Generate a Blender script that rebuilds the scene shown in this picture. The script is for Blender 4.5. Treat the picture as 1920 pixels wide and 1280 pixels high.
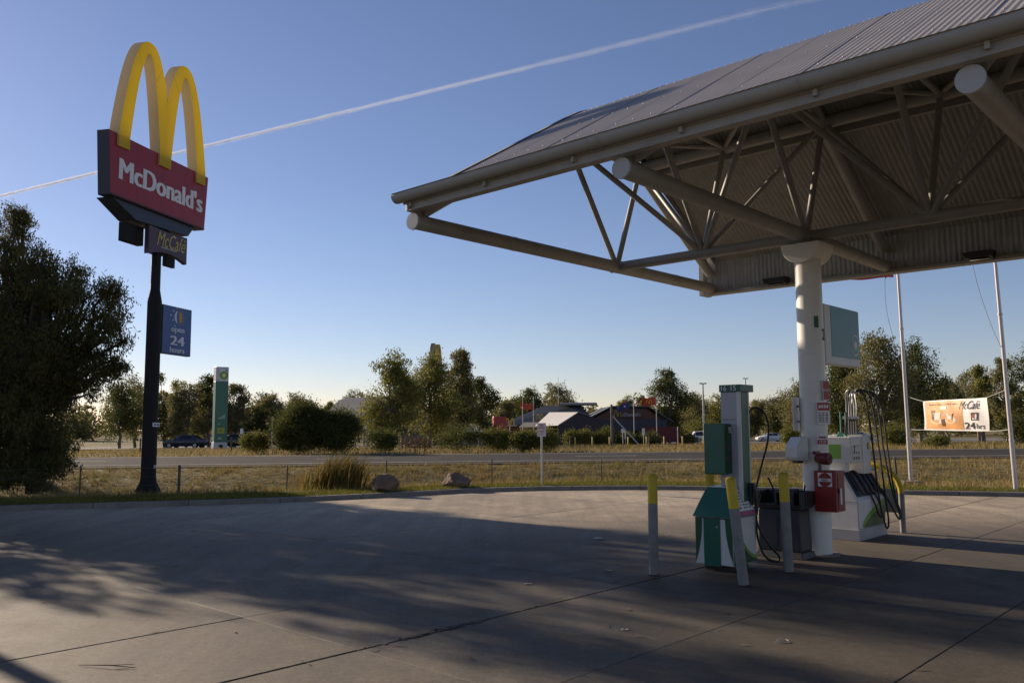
import bpy, bmesh, math, random
import numpy as np
from mathutils import Vector, Matrix, Quaternion

for o in list(bpy.data.objects):
    bpy.data.objects.remove(o)
scene = bpy.context.scene
col = scene.collection
R = math.radians

# ------------------------------------------------------------------ camera
PITCH, ROLL, EYE = math.atan(160 / 1600), R(0.3), 1.65
fw = Vector((0, math.cos(PITCH), math.sin(PITCH)))
up0 = Vector((0, -math.sin(PITCH), math.cos(PITCH)))
rt0 = Vector((1, 0, 0))
rt = rt0 * math.cos(ROLL) - up0 * math.sin(ROLL)
up = rt0 * math.sin(ROLL) + up0 * math.cos(ROLL)
cam_data = bpy.data.cameras.new('camera')
cam_data.sensor_width = 36
cam_data.lens = 30
cam_data.clip_start, cam_data.clip_end = 0.1, 30000
cam = bpy.data.objects.new('camera', cam_data)
m = Matrix((rt, up, -fw)).transposed().to_4x4()
m.translation = (0, 0, EYE)
cam.matrix_world = m
col.objects.link(cam)
scene.camera = cam

# ------------------------------------------------------------------ sky, sun, exposure
SUN_EL = R(19.4)
SUN_AZ = math.atan2(-0.75, 0.661)            # clockwise from +Y: the sun stands to the left and a little ahead
sun_dir = Vector((math.sin(SUN_AZ) * math.cos(SUN_EL), math.cos(SUN_AZ) * math.cos(SUN_EL), math.sin(SUN_EL)))
world = bpy.data.worlds.new('World')
scene.world = world
world.use_nodes = True
wn = world.node_tree
bg = wn.nodes['Background']
sky = wn.nodes.new('ShaderNodeTexSky')
sky.sky_type = 'NISHITA'
sky.sun_disc = False
sky.sun_elevation = SUN_EL
sky.sun_rotation = SUN_AZ
sky.altitude = 600
sky.air_density = 1.0
sky.dust_density = 0.15
sky.ozone_density = 3.5
wb = wn.nodes.new('ShaderNodeVectorMath')      # even white balance of the whole sky
wb.operation = 'MULTIPLY'
wb.inputs[1].default_value = (1.07, 0.875, 0.895)
wn.links.new(sky.outputs[0], wb.inputs[0])
wn.links.new(wb.outputs[0], bg.inputs[0])
bg.inputs[1].default_value = 0.08
sun_data = bpy.data.lights.new('sun', 'SUN')
sun_data.energy = 5.0
sun_data.angle = R(0.53)
sun_data.color = (1.0, 0.83, 0.64)
sun = bpy.data.objects.new('sun', sun_data)
sun.rotation_euler = sun_dir.to_track_quat('Z', 'Y').to_euler()
sun.location = (-30, 30, 40)
col.objects.link(sun)
vs = scene.view_settings
vs.view_transform, vs.look, vs.gamma = 'Standard', 'None', 1.0
vs.use_curve_mapping = False
vs.exposure = 0.58
scene.cycles.use_denoising = True
scene.cycles.max_bounces = 6
scene.cycles.transparent_max_bounces = 8
scene.cycles.volume_bounces = 0
scene.render.film_transparent = False

# ------------------------------------------------------------------ materials
def srgb(r, g, b):
    f = lambda c: (c / 255 / 12.92) if c <= 10.3 else ((c / 255 + 0.055) / 1.055) ** 2.4
    return (f(r), f(g), f(b))

MATS = {}
def mat(name, colr, rough=0.6, metal=0.0, var=0.15, scale=4.0, bump=0.0, bscale=40.0, spec=0.5,
        dirt=0.0, dirt_col=(0.05, 0.04, 0.03), streak=False, island=0.0):
    """procedural principled material: base colour broken up by two noises, optional grime, streaks and fine relief"""
    if name in MATS:
        return MATS[name]
    M = bpy.data.materials.new(name)
    M.use_nodes = True
    t = M.node_tree
    N, L = t.nodes, t.links
    b = N['Principled BSDF']
    b.inputs['Roughness'].default_value = rough
    b.inputs['Metallic'].default_value = metal
    b.inputs['Specular IOR Level'].default_value = spec
    tc = N.new('ShaderNodeTexCoord')
    n1 = N.new('ShaderNodeTexNoise'); n1.inputs['Scale'].default_value = scale; n1.inputs['Detail'].default_value = 6
    n1.inputs['Roughness'].default_value = 0.6
    L.new(tc.outputs['Object'], n1.inputs['Vector'])
    mr = N.new('ShaderNodeMapRange'); mr.inputs[1].default_value = 0.3; mr.inputs[2].default_value = 0.7
    mr.inputs[3].default_value = 1 - var; mr.inputs[4].default_value = 1 + var
    L.new(n1.outputs[0], mr.inputs[0])
    fac = mr.outputs[0]
    if island:
        g = N.new('ShaderNodeNewGeometry')
        m2 = N.new('ShaderNodeMapRange'); m2.inputs[3].default_value = 1 - island; m2.inputs[4].default_value = 1 + island
        L.new(g.outputs['Random Per Island'], m2.inputs[0])
        mm = N.new('ShaderNodeMath'); mm.operation = 'MULTIPLY'
        L.new(fac, mm.inputs[0]); L.new(m2.outputs[0], mm.inputs[1]); fac = mm.outputs[0]
    vm = N.new('ShaderNodeVectorMath'); vm.operation = 'SCALE'
    vm.inputs[0].default_value = colr
    L.new(fac, vm.inputs['Scale'])
    out = vm.outputs[0]
    if dirt:
        n2 = N.new('ShaderNodeTexNoise'); n2.inputs['Scale'].default_value = scale * 2.3; n2.inputs['Detail'].default_value = 8
        n2.inputs['Roughness'].default_value = 0.7
        if streak:
            mp = N.new('ShaderNodeMapping'); mp.inputs['Scale'].default_value = (3, 3, 0.25)
            L.new(tc.outputs['Object'], mp.inputs[0]); L.new(mp.outputs[0], n2.inputs['Vector'])
        else:
            L.new(tc.outputs['Object'], n2.inputs['Vector'])
        cr = N.new('ShaderNodeMapRange'); cr.inputs[1].default_value = 0.5; cr.inputs[2].default_value = 0.8
        cr.inputs[4].default_value = dirt
        L.new(n2.outputs[0], cr.inputs[0])
        mx = N.new('ShaderNodeMix'); mx.data_type = 'RGBA'
        L.new(cr.outputs[0], mx.inputs[0]); L.new(out, mx.inputs[6]); mx.inputs[7].default_value = (*dirt_col, 1)
        out = mx.outputs[2]
    L.new(out, b.inputs['Base Color'])
    if bump:
        n3 = N.new('ShaderNodeTexNoise'); n3.inputs['Scale'].default_value = bscale; n3.inputs['Detail'].default_value = 5
        L.new(tc.outputs['Object'], n3.inputs['Vector'])
        bp = N.new('ShaderNodeBump'); bp.inputs['Strength'].default_value = bump; bp.inputs['Distance'].default_value = 0.02
        L.new(n3.outputs[0], bp.inputs['Height']); L.new(bp.outputs[0], b.inputs['Normal'])
    MATS[name] = M
    return M

def leaf_mat(name, colr, var=0.35, trans=0.35, vscale=0.8, tip=(1.25, 1.1, 0.7)):
    if name in MATS:
        return MATS[name]
    M = bpy.data.materials.new(name); M.use_nodes = True
    t = M.node_tree; N, L = t.nodes, t.links
    N.remove(N['Principled BSDF'])
    tc = N.new('ShaderNodeTexCoord')
    n1 = N.new('ShaderNodeTexNoise'); n1.inputs['Scale'].default_value = vscale; n1.inputs['Detail'].default_value = 3
    L.new(tc.outputs['Object'], n1.inputs['Vector'])
    g = N.new('ShaderNodeNewGeometry')
    ad = N.new('ShaderNodeMath'); ad.operation = 'ADD'
    L.new(n1.outputs[0], ad.inputs[0]); L.new(g.outputs['Random Per Island'], ad.inputs[1])
    mr = N.new('ShaderNodeMapRange'); mr.inputs[1].default_value = 0.4; mr.inputs[2].default_value = 1.6
    L.new(ad.outputs[0], mr.inputs[0])
    mx = N.new('ShaderNodeMix'); mx.data_type = 'RGBA'
    lo = tuple(c * (1 - var) for c in colr); hi = tuple(c * (1 + var) * k for c, k in zip(colr, tip))
    mx.inputs[6].default_value = (*lo, 1); mx.inputs[7].default_value = (*hi, 1)
    L.new(mr.outputs[0], mx.inputs[0])
    d = N.new('ShaderNodeBsdfDiffuse'); tr = N.new('ShaderNodeBsdfTranslucent')
    gl = N.new('ShaderNodeBsdfGlossy'); gl.inputs['Roughness'].default_value = 0.45
    gl.inputs['Color'].default_value = (0.8, 0.85, 0.9, 1)
    L.new(mx.outputs[2], d.inputs[0]); L.new(mx.outputs[2], tr.inputs[0])
    ms = N.new('ShaderNodeMixShader'); ms.inputs[0].default_value = trans
    L.new(d.outputs[0], ms.inputs[1]); L.new(tr.outputs[0], ms.inputs[2])
    m2 = N.new('ShaderNodeMixShader'); m2.inputs[0].default_value = 0.012
    L.new(ms.outputs[0], m2.inputs[1]); L.new(gl.outputs[0], m2.inputs[2])
    L.new(m2.outputs[0], N['Material Output'].inputs[0])
    MATS[name] = M
    return M

def acrylic(name, colr, base_args, trans):
    """sign plastic: a painted surface that also lets some light through"""
    M = mat(name, colr, **base_args)
    N, L = M.node_tree.nodes, M.node_tree.links
    b = N['Principled BSDF']
    tr = N.new('ShaderNodeBsdfTranslucent'); tr.inputs[0].default_value = (*colr, 1)
    ms = N.new('ShaderNodeMixShader'); ms.inputs[0].default_value = trans
    L.new(b.outputs[0], ms.inputs[1]); L.new(tr.outputs[0], ms.inputs[2])
    L.new(ms.outputs[0], N['Material Output'].inputs[0])
    return M

# ------------------------------------------------------------------ helpers
def tag(o, label=None, cat=None, group=None, kind=None):
    if label: o['label'] = label
    if cat: o['category'] = cat
    if group: o['group'] = group
    if kind: o['kind'] = kind
    return o

def root(name, label, cat, loc=(0, 0, 0), rz=0.0, group=None):
    o = bpy.data.objects.new(name, None)
    o.empty_display_size = 0.2
    o.location = loc
    o.rotation_euler = (0, 0, rz)
    col.objects.link(o)
    return tag(o, label, cat, group)

def link(name, me, material, parent=None, loc=None, rot=None):
    o = bpy.data.objects.new(name, me)
    if material is not None and not me.materials:
        me.materials.append(material)
    col.objects.link(o)
    if parent is not None:
        o.parent = parent
    if loc is not None: o.location = loc
    if rot is not None: o.rotation_euler = rot
    return o

class MB:
    def __init__(s):
        s.v, s.f = [], []
    def quad(s, a, b, c, d):
        i = len(s.v); s.v += [tuple(a), tuple(b), tuple(c), tuple(d)]; s.f.append((i, i + 1, i + 2, i + 3)); return s
    def poly(s, pts):
        i = len(s.v); s.v += [tuple(p) for p in pts]; s.f.append(tuple(range(i, i + len(pts)))); return s
    def box(s, x0, x1, y0, y1, z0, z1):
        return s.hexa([(x0, y0, z0), (x1, y0, z0), (x1, y1, z0), (x0, y1, z0)], [(x0, y0, z1), (x1, y0, z1), (x1, y1, z1), (x0, y1, z1)])
    def hexa(s, bot, top):
        i = len(s.v); s.v += [tuple(p) for p in bot] + [tuple(p) for p in top]
        for f in ((3, 2, 1, 0), (4, 5, 6, 7), (0, 1, 5, 4), (1, 2, 6, 5), (2, 3, 7, 6), (3, 0, 4, 7)):
            s.f.append(tuple(i + k for k in f))
        return s
    def prism(s, pts, off):
        n = len(pts); i = len(s.v); off = Vector(off)
        s.v += [tuple(p) for p in pts] + [tuple(Vector(p) + off) for p in pts]
        s.f.append(tuple(range(i + n - 1, i - 1, -1))); s.f.append(tuple(range(i + n, i + 2 * n)))
        for k in range(n):
            j = (k + 1) % n
            s.f.append((i + k, i + j, i + n + j, i + n + k))
        return s
    def tube(s, pts, r, n=10, caps=True):
        pts = [Vector(p) for p in pts]
        rr = r if isinstance(r, (list, tuple)) else [r] * len(pts)
        rings = []
        prev = None
        for k, p in enumerate(pts):
            d = (pts[min(k + 1, len(pts) - 1)] - pts[max(k - 1, 0)]).normalized()
            if prev is None:
                a = Vector((0, 0, 1)) if abs(d.z) < 0.9 else Vector((1, 0, 0))
                x = d.cross(a).normalized()
            else:
                x = (prev - d * prev.dot(d)).normalized()
            prev = x
            y = d.cross(x)
            i = len(s.v)
            for q in range(n):
                t = 2 * math.pi * q / n
                s.v.append(tuple(p + x * (rr[k] * math.cos(t)) + y * (rr[k] * math.sin(t))))
            rings.append(i)
        for a, b in zip(rings, rings[1:]):
            for q in range(n):
                w = (q + 1) % n
                s.f.append((a + q, a + w, b + w, b + q))
        if caps:
            s.f.append(tuple(rings[0] + q for q in range(n - 1, -1, -1)))
            s.f.append(tuple(rings[-1] + q for q in range(n)))
        return s
    def lathe(s, prof, c=(0, 0), n=16):
        return s.tube([(c[0], c[1], z) for r, z in prof], [r for r, z in prof], n)
    def grid(s, rows):
        i = len(s.v); m = len(rows[0])
        for r in rows: s.v += [tuple(p) for p in r]
        for a in range(len(rows) - 1):
            for b in range(m - 1):
                s.f.append((i + a * m + b, i + a * m + b + 1, i + (a + 1) * m + b + 1, i + (a + 1) * m + b))
        return s
    def mesh(s, name, smooth=False, bevel=0.0, recalc=True, seg=2):
        me = bpy.data.meshes.new(name)
        me.from_pydata(s.v, [], s.f)
        if bevel or recalc:
            bm = bmesh.new(); bm.from_mesh(me)
            if recalc: bmesh.ops.recalc_face_normals(bm, faces=bm.faces)
            if bevel:
                eds = [e for e in bm.edges if len(e.link_faces) == 2 and e.calc_face_angle(0) > 0.6]
                bmesh.ops.bevel(bm, geom=eds, offset=bevel, segments=seg, affect='EDGES', profile=0.5, clamp_overlap=True)
            bm.to_mesh(me); bm.free()
        if smooth:
            me.polygons.foreach_set('use_smooth', [True] * len(me.polygons))
            try:
                me.set_sharp_from_angle(angle=R(40))
            except Exception:
                pass
        me.update()
        return me
    def build(s, name, material, parent=None, smooth=False, bevel=0.0, loc=None, rot=None, recalc=True):
        return link(name, s.mesh(name, smooth, bevel, recalc), material, parent, loc, rot)

def np_mesh(name, V, F4):
    """fast mesh from numpy arrays of vertices and quads (or tris)"""
    me = bpy.data.meshes.new(name)
    k = F4.shape[1]
    me.vertices.add(len(V)); me.vertices.foreach_set('co', np.ascontiguousarray(V, dtype=np.float32).ravel())
    me.loops.add(F4.size); me.loops.foreach_set('vertex_index', np.ascontiguousarray(F4, dtype=np.int32).ravel())
    me.polygons.add(len(F4)); me.polygons.foreach_set('loop_start', np.arange(0, F4.size, k, dtype=np.int32))
    me.update(calc_edges=True)
    return me

_texts = {}
def text(s, width, height, parent, material, at, bold=0.0, depth=0.006, shear=0.0, name='lettering', face='-y', spacing=1.0):
    """flat lettering scaled to width x height, centred at `at`, facing -Y (or +X) of its parent"""
    cu = bpy.data.curves.new('t', 'FONT')
    cu.body = s; cu.shear = shear; cu.space_character = spacing
    cu.align_x = 'CENTER'; cu.resolution_u = 3
    tmp = bpy.data.objects.new('t', cu); col.objects.link(tmp)
    me = bpy.data.meshes.new_from_object(tmp.evaluated_get(bpy.context.evaluated_depsgraph_get()))
    bpy.data.objects.remove(tmp); bpy.data.curves.remove(cu)
    co = np.empty(len(me.vertices) * 3, dtype=np.float32); me.vertices.foreach_get('co', co); co = co.reshape(-1, 3)
    lo, hi = co.min(0), co.max(0)
    w, h = hi[0] - lo[0] + 2 * bold, hi[1] - lo[1]
    x = (co[:, 0] - (lo[0] + hi[0]) / 2) * (width / w)
    z = (co[:, 1] - (lo[1] + hi[1]) / 2) * (height / h)
    if face == '-y': P = np.stack([x + at[0], np.full_like(x, at[1]), z + at[2]], 1)
    elif face == '+x': P = np.stack([np.full_like(x, at[0]), x + at[1], z + at[2]], 1)
    elif face == '-x': P = np.stack([np.full_like(x, at[0]), -x + at[1], z + at[2]], 1)
    me.vertices.foreach_set('co', P.astype(np.float32).ravel())
    me.materials.clear()
    me.name = name
    me.update()
    bm = bmesh.new(); bm.from_mesh(me)
    g = bmesh.ops.extrude_face_region(bm, geom=bm.faces[:])
    vv = [e for e in g['geom'] if isinstance(e, bmesh.types.BMVert)]
    d = {'-y': Vector((0, -depth, 0)), '+x': Vector((depth, 0, 0)), '-x': Vector((-depth, 0, 0))}[face]
    bmesh.ops.translate(bm, verts=vv, vec=d)
    bmesh.ops.recalc_face_normals(bm, faces=bm.faces)
    if bold > 0:       # heavier strokes: two more copies, shifted sideways and each a little proud of the last
        g0 = bm.verts[:] + bm.edges[:] + bm.faces[:]
        ax = Vector((1, 0, 0)) if face == '-y' else Vector((0, 1, 0))
        for q, sg in ((1, -1), (2, 1)):
            du = bmesh.ops.duplicate(bm, geom=g0)
            bmesh.ops.translate(bm, verts=[e for e in du['geom'] if isinstance(e, bmesh.types.BMVert)], vec=ax * (sg * bold * width / w) + d.normalized() * (0.0012 * q))
    bm.to_mesh(me); bm.free()
    return link(name, me, material, parent)

def copy_tree(o, parent=None):
    c = o.copy(); col.objects.link(c); c.parent = parent
    for ch in list(o.children):
        copy_tree(ch, c)
    return c

# ------------------------------------------------------------------ terrain
KX = [-400, -40, -25, -16, -10.4, -8.6, -6.5, -4.8, -2.8, -1.1, 0.54, 2.5, 4.0, 6.95, 9.36, 11.7, 20, 40, 400]
KY = [-100, 10.0, 13.4, 15.9, 17.6, 18.2, 18.8, 19.5, 20.7, 21.9, 22.45, 22.6, 22.5, 21.6, 20.5, 19.7, 17, 11, -100]
def kerb_y(x): return float(np.interp(x, KX, KY))
def road_near(x): return 33.8 + 0.15 * x
def road_far(x): return 46.5 + 0.15 * x
PD = [0, 0.10, 0.22, 0.38, 0.55, 0.7, 0.85, 1.0]
PZ = [0.08, 0.09, 0.02, -0.28, -0.5, -0.42, -0.05, 0.2]
FT = [0, 9, 29, 54, 84, 154, 1500]
FZ = [0.2, 0.15, -0.1, -0.55, -1.0, -1.3, -1.3]
def ground_z(x, y):
    k = kerb_y(x); n = road_near(x); f = road_far(x)
    if y < k: return 0.0
    if y < n: return float(np.interp((y - k) / (n - k), PD, PZ))
    if y < f: return 0.2
    return float(np.interp(y - f, FT, FZ))

# shared materials
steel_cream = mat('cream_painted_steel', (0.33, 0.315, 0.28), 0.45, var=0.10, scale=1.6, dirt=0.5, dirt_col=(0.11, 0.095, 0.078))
white_paint = mat('white_paint', (0.72, 0.70, 0.66), 0.4, var=0.06, scale=2, dirt=0.18, dirt_col=(0.25, 0.22, 0.18))
black_rubber = mat('black_rubber', (0.012, 0.012, 0.013), 0.55, var=0.2)
black_plastic = mat('black_plastic', (0.02, 0.02, 0.022), 0.5, var=0.2)
galv = mat('galvanised_steel', (0.42, 0.42, 0.41), 0.4, metal=0.6, var=0.15, scale=6)
dark_glass = mat('dark_glass', (0.015, 0.018, 0.02), 0.08, var=0.1)
# ================================================================== the setting
# ground sheet
def make_ground():
    xs = sorted(set([-1500, -900, -600, -400, -250, -160, -110, -80] + list(np.arange(-60, 61, 0.75)) + [80, 110, 160, 250, 400, 600, 900, 1500]))
    rng = random.Random(3)
    rows = []
    def rowpts(fn): rows.append([fn(x) for x in xs])
    rowpts(lambda x: (x, -220, -0.3))
    rowpts(lambda x: (x, kerb_y(x) + 0.12, -0.3))
    for q in np.linspace(0, 1, 22):
        def fn(x, q=q):
            k = kerb_y(x) + 0.14; n = max(road_near(x), k + 2)
            z = float(np.interp(q, PD, PZ))
            if 0.12 < q < 0.97: z += rng.uniform(-0.05, 0.05)
            return (x, k + (n - k) * q, z)
        rowpts(fn)
    for t in [0.02] + [3, 6] + FT[1:2] + [13, 18, 23, 29, 36, 44, 54, 64, 74, 84, 110, 154, 250, 500, 1500]:
        def fn(x, t=t):
            f = max(road_far(x), kerb_y(x) + 6)
            z = float(np.interp(t, FT, FZ))
            if 1 < t < 26 and abs(x) < 60: z += rng.uniform(-0.04, 0.04)
            return (x, f + t, z)
        rowpts(fn)
    mb = MB(); mb.grid(rows)
    M = bpy.data.materials.new('dry_ground'); M.use_nodes = True
    N, L = M.node_tree.nodes, M.node_tree.links
    b = N['Principled BSDF']; b.inputs['Roughness'].default_value = 0.95; b.inputs['Specular IOR Level'].default_value = 0.1
    tc = N.new('ShaderNodeTexCoord')
    n1 = N.new('ShaderNodeTexNoise'); n1.inputs['Scale'].default_value = 0.35; n1.inputs['Detail'].default_value = 7; n1.inputs['Roughness'].default_value = 0.65
    n2 = N.new('ShaderNodeTexNoise'); n2.inputs['Scale'].default_value = 5; n2.inputs['Detail'].default_value = 6
    L.new(tc.outputs['Object'], n1.inputs['Vector']); L.new(tc.outputs['Object'], n2.inputs['Vector'])
    cr = N.new('ShaderNodeValToRGB')
    e = cr.color_ramp.elements
    e[0].position, e[0].color = 0.3, (0.10, 0.092, 0.036, 1)
    e[1].position, e[1].color = 0.7, (0.25, 0.2, 0.095, 1)
    x = cr.color_ramp.elements.new(0.5); x.color = (0.18, 0.147, 0.066, 1)
    ad = N.new('ShaderNodeMath'); ad.operation = 'MULTIPLY_ADD'; ad.inputs[1].default_value = 0.5; ad.inputs[2].default_value = 0
    L.new(n2.outputs[0], ad.inputs[0])
    a2 = N.new('ShaderNodeMath'); a2.operation = 'MULTIPLY_ADD'; a2.inputs[1].default_value = 0.55
    L.new(n1.outputs[0], a2.inputs[0]); L.new(ad.outputs[0], a2.inputs[2])
    L.new(a2.outputs[0], cr.inputs[0]); L.new(cr.outputs[0], b.inputs['Base Color'])
    bp = N.new('ShaderNodeBump'); bp.inputs['Strength'].default_value = 0.8; bp.inputs['Distance'].default_value = 0.08
    L.new(n2.outputs[0], bp.inputs['Height']); L.new(bp.outputs[0], b.inputs['Normal'])
    o = mb.build('ground', M, smooth=True)
    tag(o, 'dry straw coloured grassland stretching from the kerb to the horizon', kind='structure')
make_ground()

# forecourt: joint bed and separate concrete slabs laid on the canopy's axes
AX = R(-42.77)
CX, CY = 3.94, 11.2
ex, ey = math.cos(AX), math.sin(AX)          # local x axis of the canopy frame (to the right and towards us)
def LW(x, y, z=0.0):                          # canopy frame -> world
    return Vector((CX + ex * x - ey * y, CY + ey * x + ex * y, z))
def WL(x, y):
    dx, dy = x - CX, y - CY
    return (dx * ex + dy * ey, -dx * ey + dy * ex)

def concrete_mat():
    M = bpy.data.materials.new('worn_concrete'); M.use_nodes = True
    N, L = M.node_tree.nodes, M.node_tree.links
    b = N['Principled BSDF']; b.inputs['Specular IOR Level'].default_value = 0.35
    g = N.new('ShaderNodeNewGeometry')
    def noise(s, d=6, r=0.6, dist=0.0):
        n = N.new('ShaderNodeTexNoise'); n.inputs['Scale'].default_value = s; n.inputs['Detail'].default_value = d
        n.inputs['Roughness'].default_value = r; n.inputs['Distortion'].default_value = dist
        L.new(g.outputs['Position'], n.inputs['Vector']); return n
    def rng(src, a, b_, c, d):
        m = N.new('ShaderNodeMapRange'); m.inputs[1].default_value = a; m.inputs[2].default_value = b_
        m.inputs[3].default_value = c; m.inputs[4].default_value = d
        L.new(src, m.inputs[0]); return m.outputs[0]
    def mul(a, b_):
        m = N.new('ShaderNodeMath'); m.operation = 'MULTIPLY'; L.new(a, m.inputs[0]); L.new(b_, m.inputs[1]); return m.outputs[0]
    big, mid, fine, grit = noise(0.28, 5), noise(1.7, 7, 0.65, 0.6), noise(14, 6, 0.7), noise(38, 6, 0.8)
    oi = N.new('ShaderNodeObjectInfo')
    f = mul(rng(big.outputs[0], 0.3, 0.7, 0.82, 1.14), rng(mid.outputs[0], 0.3, 0.72, 0.74, 1.16))
    f = mul(f, rng(fine.outputs[0], 0.3, 0.7, 0.72, 1.22))
    f = mul(f, rng(grit.outputs[0], 0.35, 0.65, 0.68, 1.3))
    f = mul(f, rng(oi.outputs['Random'], 0, 1, 0.82, 1.14))
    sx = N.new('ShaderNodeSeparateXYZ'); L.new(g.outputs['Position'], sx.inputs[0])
    f = mul(f, rng(sx.outputs['Y'], 12.5, 18.0, 1.0, 2.6))      # paler towards the kerb: less wear, plus grazing sun put into the colour
    # tyre marks: noise drawn out along the driving direction
    tm = N.new('ShaderNodeMapping'); tm.inputs['Rotation'].default_value = (0, 0, -AX + R(90)); tm.inputs['Scale'].default_value = (2.6, 0.16, 1)
    L.new(g.outputs['Position'], tm.inputs[0])
    tn = N.new('ShaderNodeTexNoise'); tn.inputs['Scale'].default_value = 1.1; tn.inputs['Detail'].default_value = 4; L.new(tm.outputs[0], tn.inputs['Vector'])
    f = mul(f, rng(tn.outputs[0], 0.35, 0.62, 0.8, 1.06))
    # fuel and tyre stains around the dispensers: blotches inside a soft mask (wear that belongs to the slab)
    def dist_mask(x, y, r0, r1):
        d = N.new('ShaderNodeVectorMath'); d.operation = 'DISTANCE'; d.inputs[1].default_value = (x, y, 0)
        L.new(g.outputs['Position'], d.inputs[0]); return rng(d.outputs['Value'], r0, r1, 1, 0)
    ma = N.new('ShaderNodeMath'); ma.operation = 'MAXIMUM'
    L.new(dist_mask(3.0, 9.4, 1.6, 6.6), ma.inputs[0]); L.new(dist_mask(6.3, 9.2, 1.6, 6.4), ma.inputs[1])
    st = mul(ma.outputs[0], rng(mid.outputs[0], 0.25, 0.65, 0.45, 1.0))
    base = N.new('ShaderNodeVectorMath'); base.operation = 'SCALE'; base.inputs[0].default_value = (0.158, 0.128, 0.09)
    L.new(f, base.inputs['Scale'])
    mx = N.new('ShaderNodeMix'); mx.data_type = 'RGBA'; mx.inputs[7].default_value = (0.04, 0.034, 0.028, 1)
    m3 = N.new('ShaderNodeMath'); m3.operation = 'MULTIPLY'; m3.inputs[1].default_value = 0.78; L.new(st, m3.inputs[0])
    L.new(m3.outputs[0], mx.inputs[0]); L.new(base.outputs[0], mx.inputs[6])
    # scattered dark oil drops
    vo = N.new('ShaderNodeTexVoronoi'); vo.inputs['Scale'].default_value = 2.6; L.new(g.outputs['Position'], vo.inputs['Vector'])
    dn = N.new('ShaderNodeMath'); dn.operation = 'ADD'; L.new(vo.outputs['Distance'], dn.inputs[0]); L.new(rng(fine.outputs[0], 0.3, 0.7, -0.06, 0.06), dn.inputs[1])
    drop = mul(rng(dn.outputs[0], 0.10, 0.2, 1, 0), rng(big.outputs[0], 0.42, 0.56, 0, 1))
    m4 = N.new('ShaderNodeMath'); m4.operation = 'MULTIPLY'; m4.inputs[1].default_value = 0.5; L.new(drop, m4.inputs[0])
    mx2 = N.new('ShaderNodeMix'); mx2.data_type = 'RGBA'; mx2.inputs[7].default_value = (0.07, 0.06, 0.05, 1)
    L.new(m4.outputs[0], mx2.inputs[0]); L.new(mx.outputs[2], mx2.inputs[6])
    # pepper of small dark specks and chewing gum spots
    v2 = N.new('ShaderNodeTexVoronoi'); v2.inputs['Scale'].default_value = 7.5; L.new(g.outputs['Position'], v2.inputs['Vector'])
    sc = N.new('ShaderNodeSeparateColor'); L.new(v2.outputs['Color'], sc.inputs[0])
    spk = mul(rng(v2.outputs['Distance'], 0.07, 0.12, 1, 0), rng(sc.outputs[0], 0.6, 0.62, 0, 0.55))
    mx3 = N.new('ShaderNodeMix'); mx3.data_type = 'RGBA'; mx3.inputs[7].default_value = (0.045, 0.038, 0.03, 1)
    L.new(spk, mx3.inputs[0]); L.new(mx2.outputs[2], mx3.inputs[6])
    L.new(mx3.outputs[2], b.inputs['Base Color'])
    L.new(rng(mid.outputs[0], 0.3, 0.7, 0.62, 0.85), b.inputs['Roughness'])
    bp = N.new('ShaderNodeBump'); bp.inputs['Strength'].default_value = 0.35; bp.inputs['Distance'].default_value = 0.01
    L.new(grit.outputs[0], bp.inputs['Height']); L.new(bp.outputs[0], b.inputs['Normal'])
    return M
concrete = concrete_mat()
joint_fill = mat('joint_filler', (0.035, 0.03, 0.026), 0.9, var=0.4, scale=12)

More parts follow.
